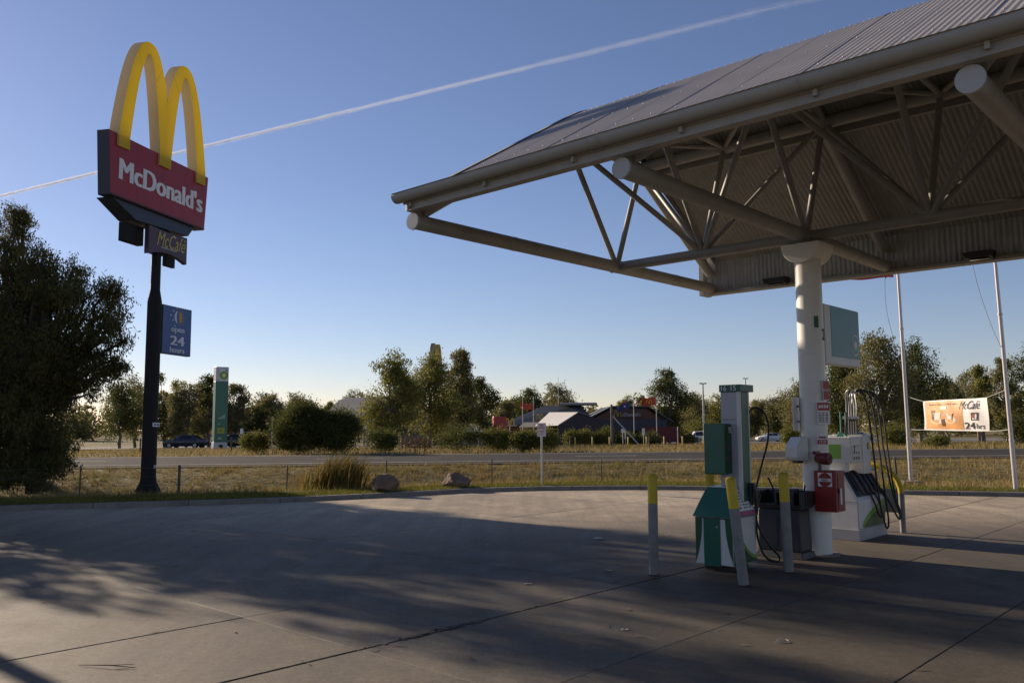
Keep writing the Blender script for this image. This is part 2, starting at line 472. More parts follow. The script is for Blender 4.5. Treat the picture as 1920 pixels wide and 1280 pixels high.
def make_forecourt():
    mb = MB()
    xs = list(np.arange(-44, 44.1, 2.0))
    for a, b in zip(xs, xs[1:]):
        ya, yb = kerb_y(a) + 0.06, kerb_y(b) + 0.06
        mb.quad((a, -30, -0.035), (b, -30, -0.035), (b, yb, -0.035), (a, ya, -0.035))
    fc = mb.build('forecourt', joint_fill)
    tag(fc, 'concrete service station forecourt of large jointed slabs', kind='structure')
    # joint lines in canopy frame: lx = -e offsets, ly = p offsets
    JX = [-30, -24, -19.2, -14.5, -10.3, -6.1, -2.25, -0.6, 1.05, 2.65, 5.9, 9.3, 13, 17, 22, 28]
    JY = [-24, -19.5, -15, -11, -6.85, -3.4, 0.8, 4.6, 8.4, 12.4, 17, 22, 28]
    rng = random.Random(7)
    for i in range(len(JX) - 1):
        for j in range(len(JY) - 1):
            g = 0.0035
            gx0 = 0.013 if abs(JX[i] + 0.6) < 0.01 else g
            gx1 = 0.013 if abs(JX[i + 1] + 0.6) < 0.01 else g
            x0, x1, y0, y1 = JX[i] + gx0, JX[i + 1] - gx1, JY[j] + g, JY[j + 1] - g
            cs = [LW(x0, y0), LW(x1, y0), LW(x1, y1), LW(x0, y1)]
            inside = [c.y < kerb_y(c.x) + 0.1 for c in cs]
            if not any(inside): continue
            if max(c.y for c in cs) < -6 or min(c.x for c in cs) > 30 or max(c.x for c in cs) < -36: continue
            tilt = [rng.uniform(-0.0025, 0.0025) for _ in range(4)]
            m = MB()
            if all(inside):
                m.hexa([(c.x, c.y, -0.12) for c in cs], [(c.x, c.y, t) for c, t in zip(cs, tilt)])
                me = m.mesh('slab', bevel=0.004, seg=1)
            else:
                n = 14
                for a in range(n):
                    for b in range(n):
                        q = [LW(x0 + (x1 - x0) * (a + da) / n, y0 + (y1 - y0) * (b + db) / n) for da, db in ((0, 0), (1, 0), (1, 1), (0, 1))]
                        c = (q[0] + q[2]) / 2
                        if c.y < kerb_y(c.x) + 0.35:
                            m.quad(*q)
                if not m.f: continue
                bm = bmesh.new(); me = bpy.data.meshes.new('slab'); me.from_pydata(m.v, [], m.f); bm.from_mesh(me)
                bmesh.ops.remove_doubles(bm, verts=bm.verts, dist=0.001); bm.to_mesh(me); bm.free()
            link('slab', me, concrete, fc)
    # chipped edge of the open joint: loose crumbs and ragged bites of broken concrete
    chip = mat('broken_concrete', (0.10, 0.085, 0.07), 0.95, var=0.4, scale=20, bump=0.6)
    m = MB()
    for k in range(150):
        t = rng.uniform(-6.45, -5.45) if k < 110 else rng.uniform(-6.8, -3.5)
        lx = -0.6 + rng.gauss(0, 0.022 if k < 110 else 0.012)
        w = LW(lx, t); s = rng.uniform(0.004, 0.018)
        a = rng.uniform(0, 6.28)
        pts = [(w.x + s * math.cos(a + q) * rng.uniform(0.6, 1.4), w.y + s * math.sin(a + q) * rng.uniform(0.6, 1.4), -0.004) for q in (0, 1.6, 3.1, 4.7)]
        m.prism(pts, (0, 0, s * rng.uniform(0.4, 0.9)))
    o = m.build('joint_rubble', chip, fc); o['kind'] = 'stuff'
    bite = mat('joint_void', (0.03, 0.027, 0.024), 0.95, var=0.5, scale=25)
    for t0, t1, w0 in ((-6.42, -6.05, 0.03), (-6.08, -5.75, 0.045), (-5.8, -5.5, 0.028)):
        m = MB(); top, bot = [], []
        for q in np.linspace(0, 1, 9):
            t = t0 + (t1 - t0) * q; hw = w0 * math.sin(math.pi * q) ** 0.6 * rng.uniform(0.6, 1.2)
            top.append(LW(-0.6 + 0.010 + hw, t, 0.0035)); bot.append(LW(-0.6 - 0.010 - hw * 0.6, t, 0.0035))
        m.poly(top + bot[::-1]); m.build('joint_bite', bite, fc)
make_forecourt()

# kerb blocks
kerb_conc = mat('kerb_concrete', (0.19, 0.17, 0.14), 0.85, var=0.22, scale=3, bump=0.3, bscale=60, dirt=0.5, dirt_col=(0.07, 0.06, 0.045))
def make_kerb():
    kr = bpy.data.objects.new('kerb', None); col.objects.link(kr)
    tag(kr, 'low concrete kerb curving round the edge of the forecourt', kind='structure')
    x = -34.0
    while x < 34:
        # step of about 1.8 m along the curve, resampled
        pts = []
        x1 = x
        L_ = 0
        while L_ < 1.8:
            nx = x1 + 0.15
            L_ += math.hypot(0.15, kerb_y(nx) - kerb_y(x1)); x1 = nx
        for q in np.linspace(0.004, 0.996, 5):
            xx = x + (x1 - x) * q
            sl = (kerb_y(xx + 0.1) - kerb_y(xx - 0.1)) / 0.2
            n = Vector((-sl, 1, 0)).normalized()
            pts.append((Vector((xx, kerb_y(xx), 0)), n))
        prof = [(0.0, -0.03), (0.0, 0.015), (0.02, 0.085), (0.04, 0.1), (0.17, 0.105), (0.18, 0.095), (0.18, -0.03)]
        m = MB()
        rows = [[p + n * a + Vector((0, 0, z)) for a, z in prof] for p, n in pts]
        m.grid(rows)
        m.poly(rows[0]); m.poly(rows[-1][::-1])
        m.build('kerb_block', kerb_conc, kr)
        x = x1
make_kerb()

# road with shoulders and paint
asphalt = mat('grey_asphalt', (0.052, 0.049, 0.045), 0.95, var=0.2, spec=0.08, scale=0.6, bump=0.5, bscale=60)
shoulder_m = mat('road_shoulder', (0.065, 0.056, 0.046), 0.95, spec=0.08, var=0.3, scale=1.2, bump=0.5, bscale=30)
line_paint = mat('road_paint', (0.62, 0.61, 0.57), 0.7, var=0.2, scale=3, dirt=0.5, dirt_col=(0.15, 0.13, 0.11))
def strip(name, a0, a1, z, m, parent=None, x0=-400, x1=400, step=20):
    mb = MB(); rows = []
    for x in np.arange(x0, x1 + 0.1, step):
        rows.append([(x, road_near(x) + a0, z), (x, road_near(x) + a1, z)])
    mb.grid(rows)
    return mb.build(name, m, parent)
road = strip('road', 0.0, 12.8, 0.228, shoulder_m)
tag(road, 'two lane grey highway crossing behind the forecourt', kind='structure')
strip('carriageway', 1.7, 12.1, 0.236, asphalt, road)
strip('edge_line', 2.0, 2.16, 0.242, line_paint, road)
strip('edge_line', 11.7, 11.85, 0.242, line_paint, road)
for k in range(-12, 13):
    strip('centre_dash', 6.9, 7.03, 0.242, line_paint, road, x0=k * 12 + 3, x1=k * 12 + 6, step=1.5)

# far car parks
park_m = mat('car_park_asphalt', (0.13, 0.12, 0.11), 0.9, var=0.2, scale=0.3)
def sheet_far(name, x0, x1, y0, y1, dz, m, label):
    mb = MB(); rows = []
    for x in np.linspace(x0, x1, 12):
        ys = sorted(set([y0, y1] + [road_far(x) + t for t in FT if y0 < road_far(x) + t < y1] + list(np.linspace(y0, y1, 9))))
        rows.append(None)
        row = []
        for q in np.linspace(0, 1, 60):
            y = y0 + (y1 - y0) * q
            row.append((x, y, ground_z(x, y) + dz))
        rows[-1] = row
    mb.grid(rows)
    return tag(mb.build(name, m), label, kind='structure')
sheet_far('car_park', -60, -10, 78, 125, 0.06, park_m, 'car park behind the green pylon')
sheet_far('car_park', 18, 95, 106, 168, 0.06, park_m, 'car park to the right of the restaurant')
pk = mat('pale_path', (0.42, 0.4, 0.36), 0.9, var=0.1)
sheet_far('path', -52, -27, 74.5, 77.5, 0.09, pk, 'pale concrete path edging the far car park')
# ================================================================== canopy (frame: x towards the right and near, y towards the road, z up)
def make_canopy():
    c = root('fuel_canopy', 'white steel truss fuel canopy with corrugated grey gable roof on round column', 'canopy', (CX, CY, 0), AX)
    top_m = mat('grey_roof_iron', (0.30, 0.272, 0.258), 0.55, var=0.10, scale=0.9, dirt=0.25, dirt_col=(0.13, 0.115, 0.105))
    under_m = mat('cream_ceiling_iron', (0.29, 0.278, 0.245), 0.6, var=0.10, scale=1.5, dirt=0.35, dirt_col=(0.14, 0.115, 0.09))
    fas_m = mat('stained_fascia_iron', (0.42, 0.41, 0.37), 0.5, var=0.12, scale=2.5, dirt=0.85, dirt_col=(0.07, 0.055, 0.045), streak=True)
    gut_m = mat('cream_gutter', (0.36, 0.345, 0.305), 0.6, var=0.06, scale=1.5, dirt=0.25, dirt_col=(0.15, 0.13, 0.1))
    X0, X1 = -3.0, 13.0
    # roof profile in (y, z): near plane, rounded ridge, far plane
    def prof(off=0.0):
        P = [(-4.36, 4.385)]
        def near(y): return 4.42 + 0.6 * (y + 4.3)
        def far(y): return 6.49 - 0.6 * y
        P += [(y, near(y)) for y in (-3.4, -2.4, -1.3)]
        ya, yb = -1.3, 0.44
        za, zb = near(ya), far(yb)
        ym = (ya + yb) / 2; zm = near(ym) if ym < -0.42 else far(ym)
        zm = near(-0.43)
        for t in np.linspace(0.1, 0.9, 9):
            P.append(((1 - t) ** 2 * ya + 2 * t * (1 - t) * -0.43 + t * t * yb, (1 - t) ** 2 * za + 2 * t * (1 - t) * zm + t * t * zb))
        P += [(y, far(y)) for y in (0.44, 1.3, 2.2, 3.02)]
        return [(y, z - off) for y, z in P]
    SH, NC = 0.762, 10
    def sheet_mesh(name, P, amp, pitch=0.0762, n=5):
        rows = []
        for k in range(NC * n + 1):
            x = k * pitch / n
            # nearly flat troughs with rounded ribs
            a = amp * math.cos(2 * math.pi * k / n)
            row = []
            for j, (y, z) in enumerate(P):
                y0, z0 = P[max(j - 1, 0)]; y1, z1 = P[min(j + 1, len(P) - 1)]
                t = Vector((0, y1 - y0, z1 - z0)).normalized(); nr = Vector((0, -t.z, t.y))
                row.append((x, y + nr.y * a, z + nr.z * a))
            rows.append(row)
        m = MB(); m.grid(rows)
        return m.mesh(name, smooth=True, recalc=False)
    rs = sheet_mesh('roof_sheet', prof(), 0.0042)
    cs = sheet_mesh('ceiling_sheet', [(y, z) for y, z in prof(0.075) if y > -4.3], 0.010, n=5)
    screw = MB()
    for j, (y, z) in enumerate(prof()):
        if y < -4.3 or j % 1: continue
        for q in (1, 4, 7):
            x = q * 0.0762
            screw.tube([(x, y, z + 0.002), (x, y, z + 0.011)], 0.0065, 6)
    sm = screw.mesh('roof_screws')
    k = 0
    x = X0
    while x < X1:
        o = link('roof_sheet', rs, top_m, c, (x, 0, 0.003 * (k % 2)))
        s = link('roof_screws', sm, mat('painted_screw', (0.3, 0.28, 0.27), 0.5), o); s['kind'] = 'stuff'
        if x + SH <= X1 + 0.6:
            link('ceiling_sheet', cs, under_m, c, (x + 0.01, 0, 0))
        x += SH; k += 1
    XE = x
    # verge flashing at the open gable end
    m = MB(); P = prof()
    rows = [[(X0 - 0.03, y, z - 0.14) for y, z in P], [(X0 - 0.03, y, z + 0.022) for y, z in P], [(X0 + 0.07, y, z + 0.022) for y, z in P]]
    m.grid(rows); m.build('verge_flashing', gut_m, c, recalc=False)
    # near gutter: half round with a rolled lip, in lengths
    def gutter_prof():
        pts = []
        for t in np.linspace(0, 1, 9):
            a = math.pi * (1.0 + t)            # lower half circle
            pts.append((-4.40 + 0.085 * math.cos(a) , 4.43 + 0.085 * math.sin(a)))
        pts = [(-4.497, 4.448), (-4.478, 4.452)] + pts + [(-4.315, 4.47)]
        return pts
    gp = gutter_prof()
    xs = [-3.2, -0.1, 4.2, 8.6, 13.0]
    for a, b in zip(xs, xs[1:]):
        m = MB()
        m.grid([[(a + 0.002, y, z) for y, z in gp], [(b - 0.002, y, z) for y, z in gp]])
        m.build('gutter', gut_m, c, smooth=True, recalc=False)
    m = MB(); m.poly([(-3.2, y, z) for y, z in gp[2:]]); m.build('gutter_end', gut_m, c)
    for a in xs[1:4] + [1.9, 6.4]:
        m = MB(); pp = [((y + 4.4) * 1.06 - 4.4, (z - 4.43) * 1.06 + 4.43) for y, z in gp[2:11]]
        m.grid([[(a - 0.012, y, z) for y, z in pp], [(a + 0.012, y, z) for y, z in pp]]); m.build('gutter_joint', gut_m, c, smooth=True, recalc=False)
    for i in range(13):
        x = -3.0 + i * 1.25
        m = MB(); m.box(x - 0.018, x + 0.018, -4.36, -4.30, 4.29, 4.35)
        m.build('gutter_bracket', gut_m, c)
    # eave purlin (cream channel) behind and below the gutter
    m = MB(); m.box(-3.12, 13, -4.315, -4.20, 4.255, 4.40); m.build('eave_purlin', steel_cream, c, bevel=0.006)
    m = MB(); m.box(-3.15, 13, -4.34, -4.315, 4.34, 4.44); m.build('eave_board', gut_m, c, bevel=0.004)
    # transverse tubes, rafters and end caps
    for i in range(6):
        x = -3.1 + 3.1 * i
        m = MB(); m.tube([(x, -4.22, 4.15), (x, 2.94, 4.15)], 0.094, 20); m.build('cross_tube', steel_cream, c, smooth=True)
        m = MB(); m.tube([(x, -4.232, 4.15), (x, -4.2, 4.15)], 0.106, 24); m.build('end_cap', mat('pale_cap', (0.46, 0.455, 0.44), 0.5, var=0.06), c, smooth=True)
        for yw in (-2.4, 0.0, 1.7):
            m = MB(); m.tube([(x, yw - 0.012, 4.15), (x, yw + 0.012, 4.15)], 0.098, 20); m.build('weld_ring', steel_cream, c, smooth=True)
        pts = [(x + 0.0, -4.1, 4.27), (x, -1.3, 6.02), (x, -0.43, 6.33), (x, 0.44, 6.02), (x, 2.9, 4.42)]
        m = MB(); m.tube(pts, 0.085, 14); m.build('rafter', steel_cream, c, smooth=True)
        m = MB(); m.box(x - 0.045, x + 0.045, -4.2, -4.1, 4.2, 4.36); m.build('cap_cleat', steel_cream, c)
    # triangular longitudinal truss: bottom chord and two upper chords with diagonals
    zb, zt = 4.15, 5.9
    yn, yf = -1.2, 0.7
    for nm, y, z, r in (('bottom_chord', 0, zb, 0.076), ('upper_chord', yn, zt, 0.07), ('upper_chord', yf, zt, 0.09)):
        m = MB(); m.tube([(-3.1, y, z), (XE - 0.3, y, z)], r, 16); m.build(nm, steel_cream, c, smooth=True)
    def strut(a, b, r=0.043):
        a, b = Vector(a), Vector(b); d = (b - a).normalized()
        m = MB(); m.tube([a + d * 0.06, b - d * 0.05], r, 12); m.build('strut', steel_cream, c, smooth=True)
    S = 1.55
    B = lambda i: (i * S, 0, zb)
    Nn = lambda i: (i * S, yn, zt)
    Ff = lambda i: (i * S, yf, zt)
    for i in range(-2, 9):
        strut(B(i), Nn(i)); strut(B(i), Ff(i))
        for (px_, py_, pz_), r_ in ((B(i), 0.076), (Nn(i), 0.07), (Ff(i), 0.09)):
            m = MB(); m.tube([(px_ - 0.11, py_, pz_), (px_ + 0.11, py_, pz_)], r_ + 0.005, 16); m.build('node_sleeve', steel_cream, c, smooth=True)
        if i % 2:
            for d in (-1, 1):
                if -2 <= i + d <= 8:
                    strut(B(i), Nn(i + d)); strut(B(i), Ff(i + d), 0.042)
        strut(Nn(i), Ff(i), 0.04)
        if i < 8: strut(Nn(i + (i % 2)), Ff(i + 1 - (i % 2)), 0.035)
    # short braces from the far chord up to the ceiling purlin
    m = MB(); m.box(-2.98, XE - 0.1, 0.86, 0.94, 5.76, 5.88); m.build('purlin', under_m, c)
    # deep far fascia: vertical corrugated iron inside, flat capping, bottom gutter
    def fascia_sheet():
        rows = []
        for k in range(10 * 6 + 1):
            x = k * 0.0762 / 6; a = 0.012 * math.cos(2 * math.pi * k / 6)
            rows.append([(x, 2.97 + a, 4.09), (x, 2.97 + a, 4.72)])
        m = MB(); m.grid(rows); return m.mesh('fascia_sheet', smooth=True, recalc=False)
    fm = fascia_sheet()
    x = -3.22
    while x < X1:
        link('fascia_sheet', fm, fas_m, c, (x, 0, 0)); x += 0.762
    m = MB(); m.box(-3.3, XE, 3.0, 3.06, 4.05, 4.78); m.build('outer_fascia', gut_m, c, bevel=0.004)
    m = MB(); m.box(-3.3, XE, 2.90, 3.12, 4.035, 4.085); m.build('fascia_capping', gut_m, c, bevel=0.004)
    m = MB(); m.box(-3.3, XE, 3.065, 3.17, 4.06, 4.16); m.build('rear_gutter', gut_m, c, bevel=0.02)
    m = MB(); m.box(-3.325, -3.235, 2.88, 3.18, 4.03, 4.74); m.build('fascia_end', mat('grey_end_plate', (0.36, 0.36, 0.36), 0.5, var=0.08), c, bevel=0.004)  # plain grey plate closing the end of the fascia
    # black floodlights along the fascia
    for x in (-1.78, 1.38, 4.5, 7.7):
        m = MB()
        m.hexa([(x - 0.17, 2.70, 4.075), (x + 0.17, 2.70, 4.075), (x + 0.17, 2.93, 4.035), (x - 0.17, 2.93, 4.035)],
               [(x - 0.21, 2.68, 4.16), (x + 0.21, 2.68, 4.16), (x + 0.2, 2.94, 4.17), (x - 0.2, 2.94, 4.17)])
        f = m.build('floodlight', black_plastic, c, bevel=0.008)
        m = MB(); m.box(x - 0.13, x + 0.13, 2.74, 2.88, 4.046, 4.052); m.build('lens', dark_glass, f)
    # round columns with half round saddles
    for x in (0.0, 6.2, 12.4):
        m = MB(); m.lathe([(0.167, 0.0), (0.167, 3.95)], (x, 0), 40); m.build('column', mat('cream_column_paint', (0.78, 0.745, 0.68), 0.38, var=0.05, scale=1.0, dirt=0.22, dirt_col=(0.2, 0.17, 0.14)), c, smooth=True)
        m = MB(); n = 24
        pts = [(x + 0.262 * math.cos(math.pi + math.pi * q / n), -0.24, 4.03 + 0.262 * math.sin(math.pi + math.pi * q / n)) for q in range(n + 1)]
        m.prism(pts, (0, 0.48, 0)); m.build('saddle', mat('cream_column_paint', (0.7, 0.66, 0.6), 0.38), c, bevel=0.006)
        m = MB(); m.box(x - 0.07, x + 0.07, -0.16, 0.16, 4.0, 4.12); m.build('saddle_plate', steel_cream, c)
        m = MB(); m.lathe([(0.26, 0.0), (0.26, 0.018), (0.2, 0.02)], (x, 0), 24); m.build('base_plate', mat('stained_base', (0.2, 0.18, 0.16), 0.8), c)
    # painted pump numbers on the first column
    green_num = mat('green_numeral', (0.02, 0.13, 0.07), 0.5, var=0.1)
    def on_column(s, ang, z, h, w):
        # small curved numeral: flat lettering bent to the column
        o = text(s, w, h, c, green_num, (0, -0.171, z), bold=0.03, depth=0.003, name='numeral')
        me = o.data
        for v in me.vertices:
            a = ang + v.co.x / 0.18; r = -v.co.y
            v.co = Vector((r * math.sin(a), -r * math.cos(a), v.co.z))
    on_column('1', R(50), 2.99, 0.15, 0.06)
    on_column('2', R(95), 2.83, 0.15, 0.09)
    return c
canopy = make_canopy()
# ================================================================== things on the forecourt (placed in the canopy frame)
def at_canopy(name, label, cat, x, y, z=0.0, rz=0.0, group=None):
    w = LW(x, y, z)
    return root(name, label, cat, w, AX + rz, group)

bp_green = mat('station_green', (0.008, 0.105, 0.068), 0.32, var=0.08, scale=2, dirt=0.12)
bp_dark = mat('station_dark_green', (0.01, 0.075, 0.03), 0.35, var=0.08, scale=2)
bp_lime = mat('station_lime', (0.16, 0.35, 0.04), 0.4, var=0.08)
pump_white = mat('pump_white', (0.62, 0.61, 0.585), 0.38, var=0.05, scale=2, dirt=0.25, dirt_col=(0.22, 0.19, 0.16))
pump_grey = mat('pump_grey', (0.36, 0.36, 0.37), 0.4, var=0.08, scale=2, dirt=0.2)
ink = mat('black_print', (0.02, 0.02, 0.02), 0.6)
white_print = mat('white_print', (0.75, 0.75, 0.72), 0.5, var=0.03)
red_paint = mat('red_paint', (0.26, 0.016, 0.014), 0.42, var=0.12, scale=4, dirt=0.2)
bollard_yel = mat('bollard_yellow', (0.56, 0.40, 0.014), 0.5, var=0.16, scale=6, dirt=0.6, dirt_col=(0.17, 0.12, 0.03))
bollard_gry = mat('bollard_grey', (0.215, 0.205, 0.2), 0.6, var=0.2, scale=6, dirt=0.65, dirt_col=(0.1, 0.085, 0.07), bump=0.2, bscale=30)

# --- bollards
def bollard(pos, label, lean=(0, 0), h=1.12, r=0.054):
    b = root('bollard', label, 'bollard', (pos[0], pos[1], 0), group='bollards guarding the dispensers')
    b.rotation_euler = (lean[0], lean[1], 0)
    m = MB(); m.lathe([(r, -0.02), (r, 0.79)], n=20); m.build('post', bollard_gry, b, smooth=True)
    m = MB(); m.lathe([(r + 0.001, 0.79), (r + 0.001, h - 0.035)], n=20); m.build('yellow_band', bollard_yel, b, smooth=True)
    m = MB(); m.lathe([(r + 0.002, h - 0.035), (r + 0.002, h - 0.02), (r * 0.8, h - 0.005), (r * 0.3, h)], n=20); m.build('cap', bollard_yel, b, smooth=True)
    m = MB(); m.lathe([(r + 0.02, 0.0), (r + 0.012, 0.012), (r, 0.014)], n=20); m.build('base_grout', joint_fill, b)
bollard((1.565, 9.71), 'upright grey bollard with yellow top, furthest left, beside the green dispenser', (0, R(0.4)))
bollard((2.50, 10.95), 'bollard with yellow top showing above and behind the green dispenser hood')
bollard((2.39, 9.05), 'leaning scuffed bollard with yellow top in front of the green dispenser', (R(-2.5), R(-5.0)))
bollard((3.11, 9.84), 'bollard with yellow top standing in front of the dark grey bin unit', (0, R(-1.2)))

# --- LPG dispenser
def make_lpg():
    d = at_canopy('gas_dispenser', 'green and white gas dispenser with tall post numbered 16 and 15', 'fuel pump', -0.36, -1.74)
    d.scale = (0.80, 0.78, 1.0)
    # local box: x -0.3..0.3, y -0.36..0.36 ; front (towards us) is -y, right side is +x
    m = MB(); m.box(-0.2, 0.2, -0.27, 0.27, 0.0, 0.09); m.build('plinth', joint_fill, d)
    m = MB(); m.box(-0.3, 0.3, -0.36, 0.36, 0.07, 0.60); m.build('cabinet', pump_white, d, bevel=0.012)
    # front face: dark sides, white flared posts, green centre panel
    m = MB(); m.box(-0.16, 0.105, -0.372, -0.359, 0.055, 0.595); m.build('front_panel', bp_green, d, bevel=0.004)
    def flare(s, name, material, side):
        pts = []
        for q in np.linspace(0, 1, 10):
            z = 0.09 + 0.505 * q
            pts.append((s * (0.175 + 0.115 * (1 - q) ** 2.2 + 0.012), -0.366, z))
        edge = 0.295 if s > 0 else 0.295
        poly = pts + [(s * edge, -0.366, 0.595), ] + [(s * edge, -0.366, 0.09)]
        m = MB(); m.prism(poly, (0, 0.006, 0)); m.build(name, material, d)
    flare(1, 'flare_panel', bp_dark, 1); flare(-1, 'flare_panel', bp_dark, -1)
    # right side: white with a green sweep and lime edge at the bottom
    def sweep(z0, z1, mt, off, name):
        pts = [(0.302 + off, -0.35, 0.08), (0.302 + off, 0.355, 0.08)]
        for q in np.linspace(0, 1, 12):
            y = 0.355 - 0.705 * q
            pts.append((0.302 + off, y, 0.08 + z0 + z1 * q ** 1.9))
        m = MB(); m.prism(pts, (0.004, 0, 0)); m.build(name, mt, d)
    sweep(0.07, 0.50, bp_lime, 0.0, 'lime_sweep'); sweep(0.03, 0.46, bp_dark, 0.003, 'green_sweep')
    # sloped hood
    m = MB()
    m.hexa([(-0.335, -0.40, 0.605), (0.335, -0.40, 0.605), (0.335, 0.40, 0.605), (-0.335, 0.40, 0.605)],
           [(-0.19, -0.20, 0.935), (0.17, -0.20, 0.935), (0.17, 0.22, 0.935), (-0.19, 0.22, 0.935)])
    hood = m.build('hood', bp_green, d, bevel=0.01)
    m = MB(); m.box(-0.18, 0.16, -0.19, 0.21, 0.937, 0.945); m.build('hood_lid', pump_white, hood)
    # instruction plate on the right slope of the hood
    def slope(y, t, off=0.006):   # point on right slope: t 0 bottom .. 1 top
        y0 = y * (0.40 * (1 - t) + 0.21 * t)
        return Vector((0.335 + (0.17 - 0.335) * t + off * 0.9, y0, 0.605 + 0.33 * t + off * 0.45))
    m = MB(); m.quad(slope(-0.55, 0.2), slope(0.85, 0.2), slope(0.85, 0.93), slope(-0.55, 0.93)); m.build('instruction_plate', white_print, hood, recalc=False)
    m = MB(); m.quad(slope(-0.62, 0.04), slope(0.9, 0.04), slope(0.9, 0.19), slope(-0.62, 0.19)); m.build('warning_strip', mat('pink_print', (0.4, 0.06, 0.13), 0.5), hood, recalc=False)
    m = MB(); rng = random.Random(2)
    for r_ in range(6):
        for k in range(5):
            t = 0.28 + r_ * 0.1; y = -0.42 + k * 0.23 + rng.uniform(-0.03, 0.03); w_ = rng.uniform(0.06, 0.16)
            m.quad(slope(y, t, 0.009), slope(y + w_, t, 0.009), slope(y + w_, t + 0.045, 0.009), slope(y, t + 0.045, 0.009))
    m.build('print', ink, hood, recalc=False)
    # tower
    tx0, tx1, ty0, ty1 = -0.06, 0.25, 0.06, 0.33
    m = MB(); m.box(tx0, tx1, ty0, ty1, 0.6, 2.05); m.build('tower', mat('tower_grey', (0.40, 0.40, 0.42), 0.35, var=0.05, scale=1.5), d, bevel=0.01)
    m = MB(); m.box(tx1 - 0.045, tx1 + 0.012, ty0 - 0.012, ty0 + 0.03, 0.62, 2.05); m.build('corner_trim', pump_white, d, bevel=0.004)
    m = MB(); m.box(tx1, tx1 + 0.008, ty0 + 0.04, ty1 - 0.03, 0.62, 2.045); m.build('green_side', bp_green, d)
    m = MB(); m.box(tx1 - 0.01, tx1 + 0.015, ty1 - 0.03, ty1 + 0.008, 0.62, 2.05); m.build('rear_trim', pump_white, d, bevel=0.003)
    m = MB(); m.box(tx0 - 0.01, tx1 + 0.03, ty0 - 0.02, ty1 + 0.13, 2.05, 2.135); cap = m.build('number_cap', bp_green, d, bevel=0.006)
    text('16', 0.088, 0.06, cap, white_print, (tx0 + 0.075, ty0 - 0.022, 2.093), bold=0.02)
    text('15', 0.088, 0.06, cap, white_print, (tx0 + 0.232, ty0 - 0.022, 2.093), bold=0.02)
    # display box on the front of the tower
    m = MB(); m.box(-0.235, 0.10, -0.16, 0.055, 1.085, 1.675); bx = m.build('display_box', bp_green, d, bevel=0.012)
    m = MB(); m.box(0.10, 0.107, -0.15, 0.05, 1.10, 1.66); m.build('display_glass', mat('green_glass', (0.012, 0.06, 0.02), 0.12, var=0.3, scale=3), bx, bevel=0.002)
    text('15', 0.065, 0.07, bx, white_print, (0.108, 0.005, 1.60), bold=0.012, face='+x', depth=0.003)
    for z_, h_ in ((1.36, 0.07), (1.24, 0.05)):
        m = MB(); m.box(0.108, 0.110, -0.1, 0.03, z_, z_ + h_); m.build('meter', mat('meter_face', (0.05, 0.06, 0.04), 0.2), bx)
    m = MB(); m.box(-0.04, 0.1, -0.02, 0.06, 0.93, 1.09); m.build('box_stem', pump_grey, d)
    # nozzle holster and hose on the rear right of the tower
    m = MB(); m.box(tx1 + 0.0, tx1 + 0.05, ty1 - 0.10, ty1 + 0.02, 0.72, 0.98); m.build('holster', black_plastic, d, bevel=0.01)
    # locks, seams, stickers
    m = MB(); m.tube([(0.06, -0.374, 0.5), (0.06, -0.378, 0.5)], 0.012, 12); m.build('lock', galv, d)
    m = MB(); m.box(-0.302, 0.302, -0.3635, -0.362, 0.588, 0.596); m.build('front_seam', ink, d)
    m = MB(); m.box(tx0 + 0.03, tx1 - 0.07, ty0 - 0.004, ty0 - 0.001, 1.72, 1.725); m.build('tower_seam', ink, d)
    nz = MB(); nz.tube([(tx1 + 0.06, ty1 - 0.04, 0.98), (tx1 + 0.09, ty1 - 0.02, 0.88), (tx1 + 0.10, ty1 + 0.0, 0.74), (tx1 + 0.085, ty1, 0.62)], [0.02, 0.03, 0.026, 0.014], 10)
    nz.tube([(tx1 + 0.10, ty1 + 0.03, 0.9), (tx1 + 0.14, ty1 + 0.02, 0.82), (tx1 + 0.10, ty1, 0.72)], 0.008, 6)
    nz.build('nozzle', mat('nozzle_metal', (0.06, 0.06, 0.065), 0.45), d, smooth=True)
    def smooth_path(pts, n=10):
        out = []
        P = [Vector(p) for p in pts]
        for i in range(len(P) - 1):
            a, b, c_, e = P[max(i - 1, 0)], P[i], P[i + 1], P[min(i + 2, len(P) - 1)]
            for q in range(n):
                t = q / n
                out.append(0.5 * ((2 * b) + (c_ - a) * t + (2 * a - 5 * b + 4 * c_ - e) * t * t + (3 * b - a - 3 * c_ + e) * t ** 3))
        out.append(P[-1]); return out
    h = MB(); h.tube(smooth_path([(0.26, 0.33, 1.80), (0.30, 0.40, 1.86), (0.38, 0.52, 1.83), (0.43, 0.60, 1.68), (0.41, 0.60, 1.45), (0.33, 0.52, 1.15), (0.28, 0.42, 0.86), (0.29, 0.38, 0.62), (0.33, 0.42, 0.42), (0.43, 0.56, 0.22), (0.50, 0.66, 0.12), (0.46, 0.66, 0.05), (0.36, 0.5, 0.12), (0.32, 0.36, 0.34), (0.33, 0.32, 0.6)]), 0.015, 8)
    h.build('hose', black_rubber, d, smooth=True)
    return smooth_path
smooth_path = make_lpg()

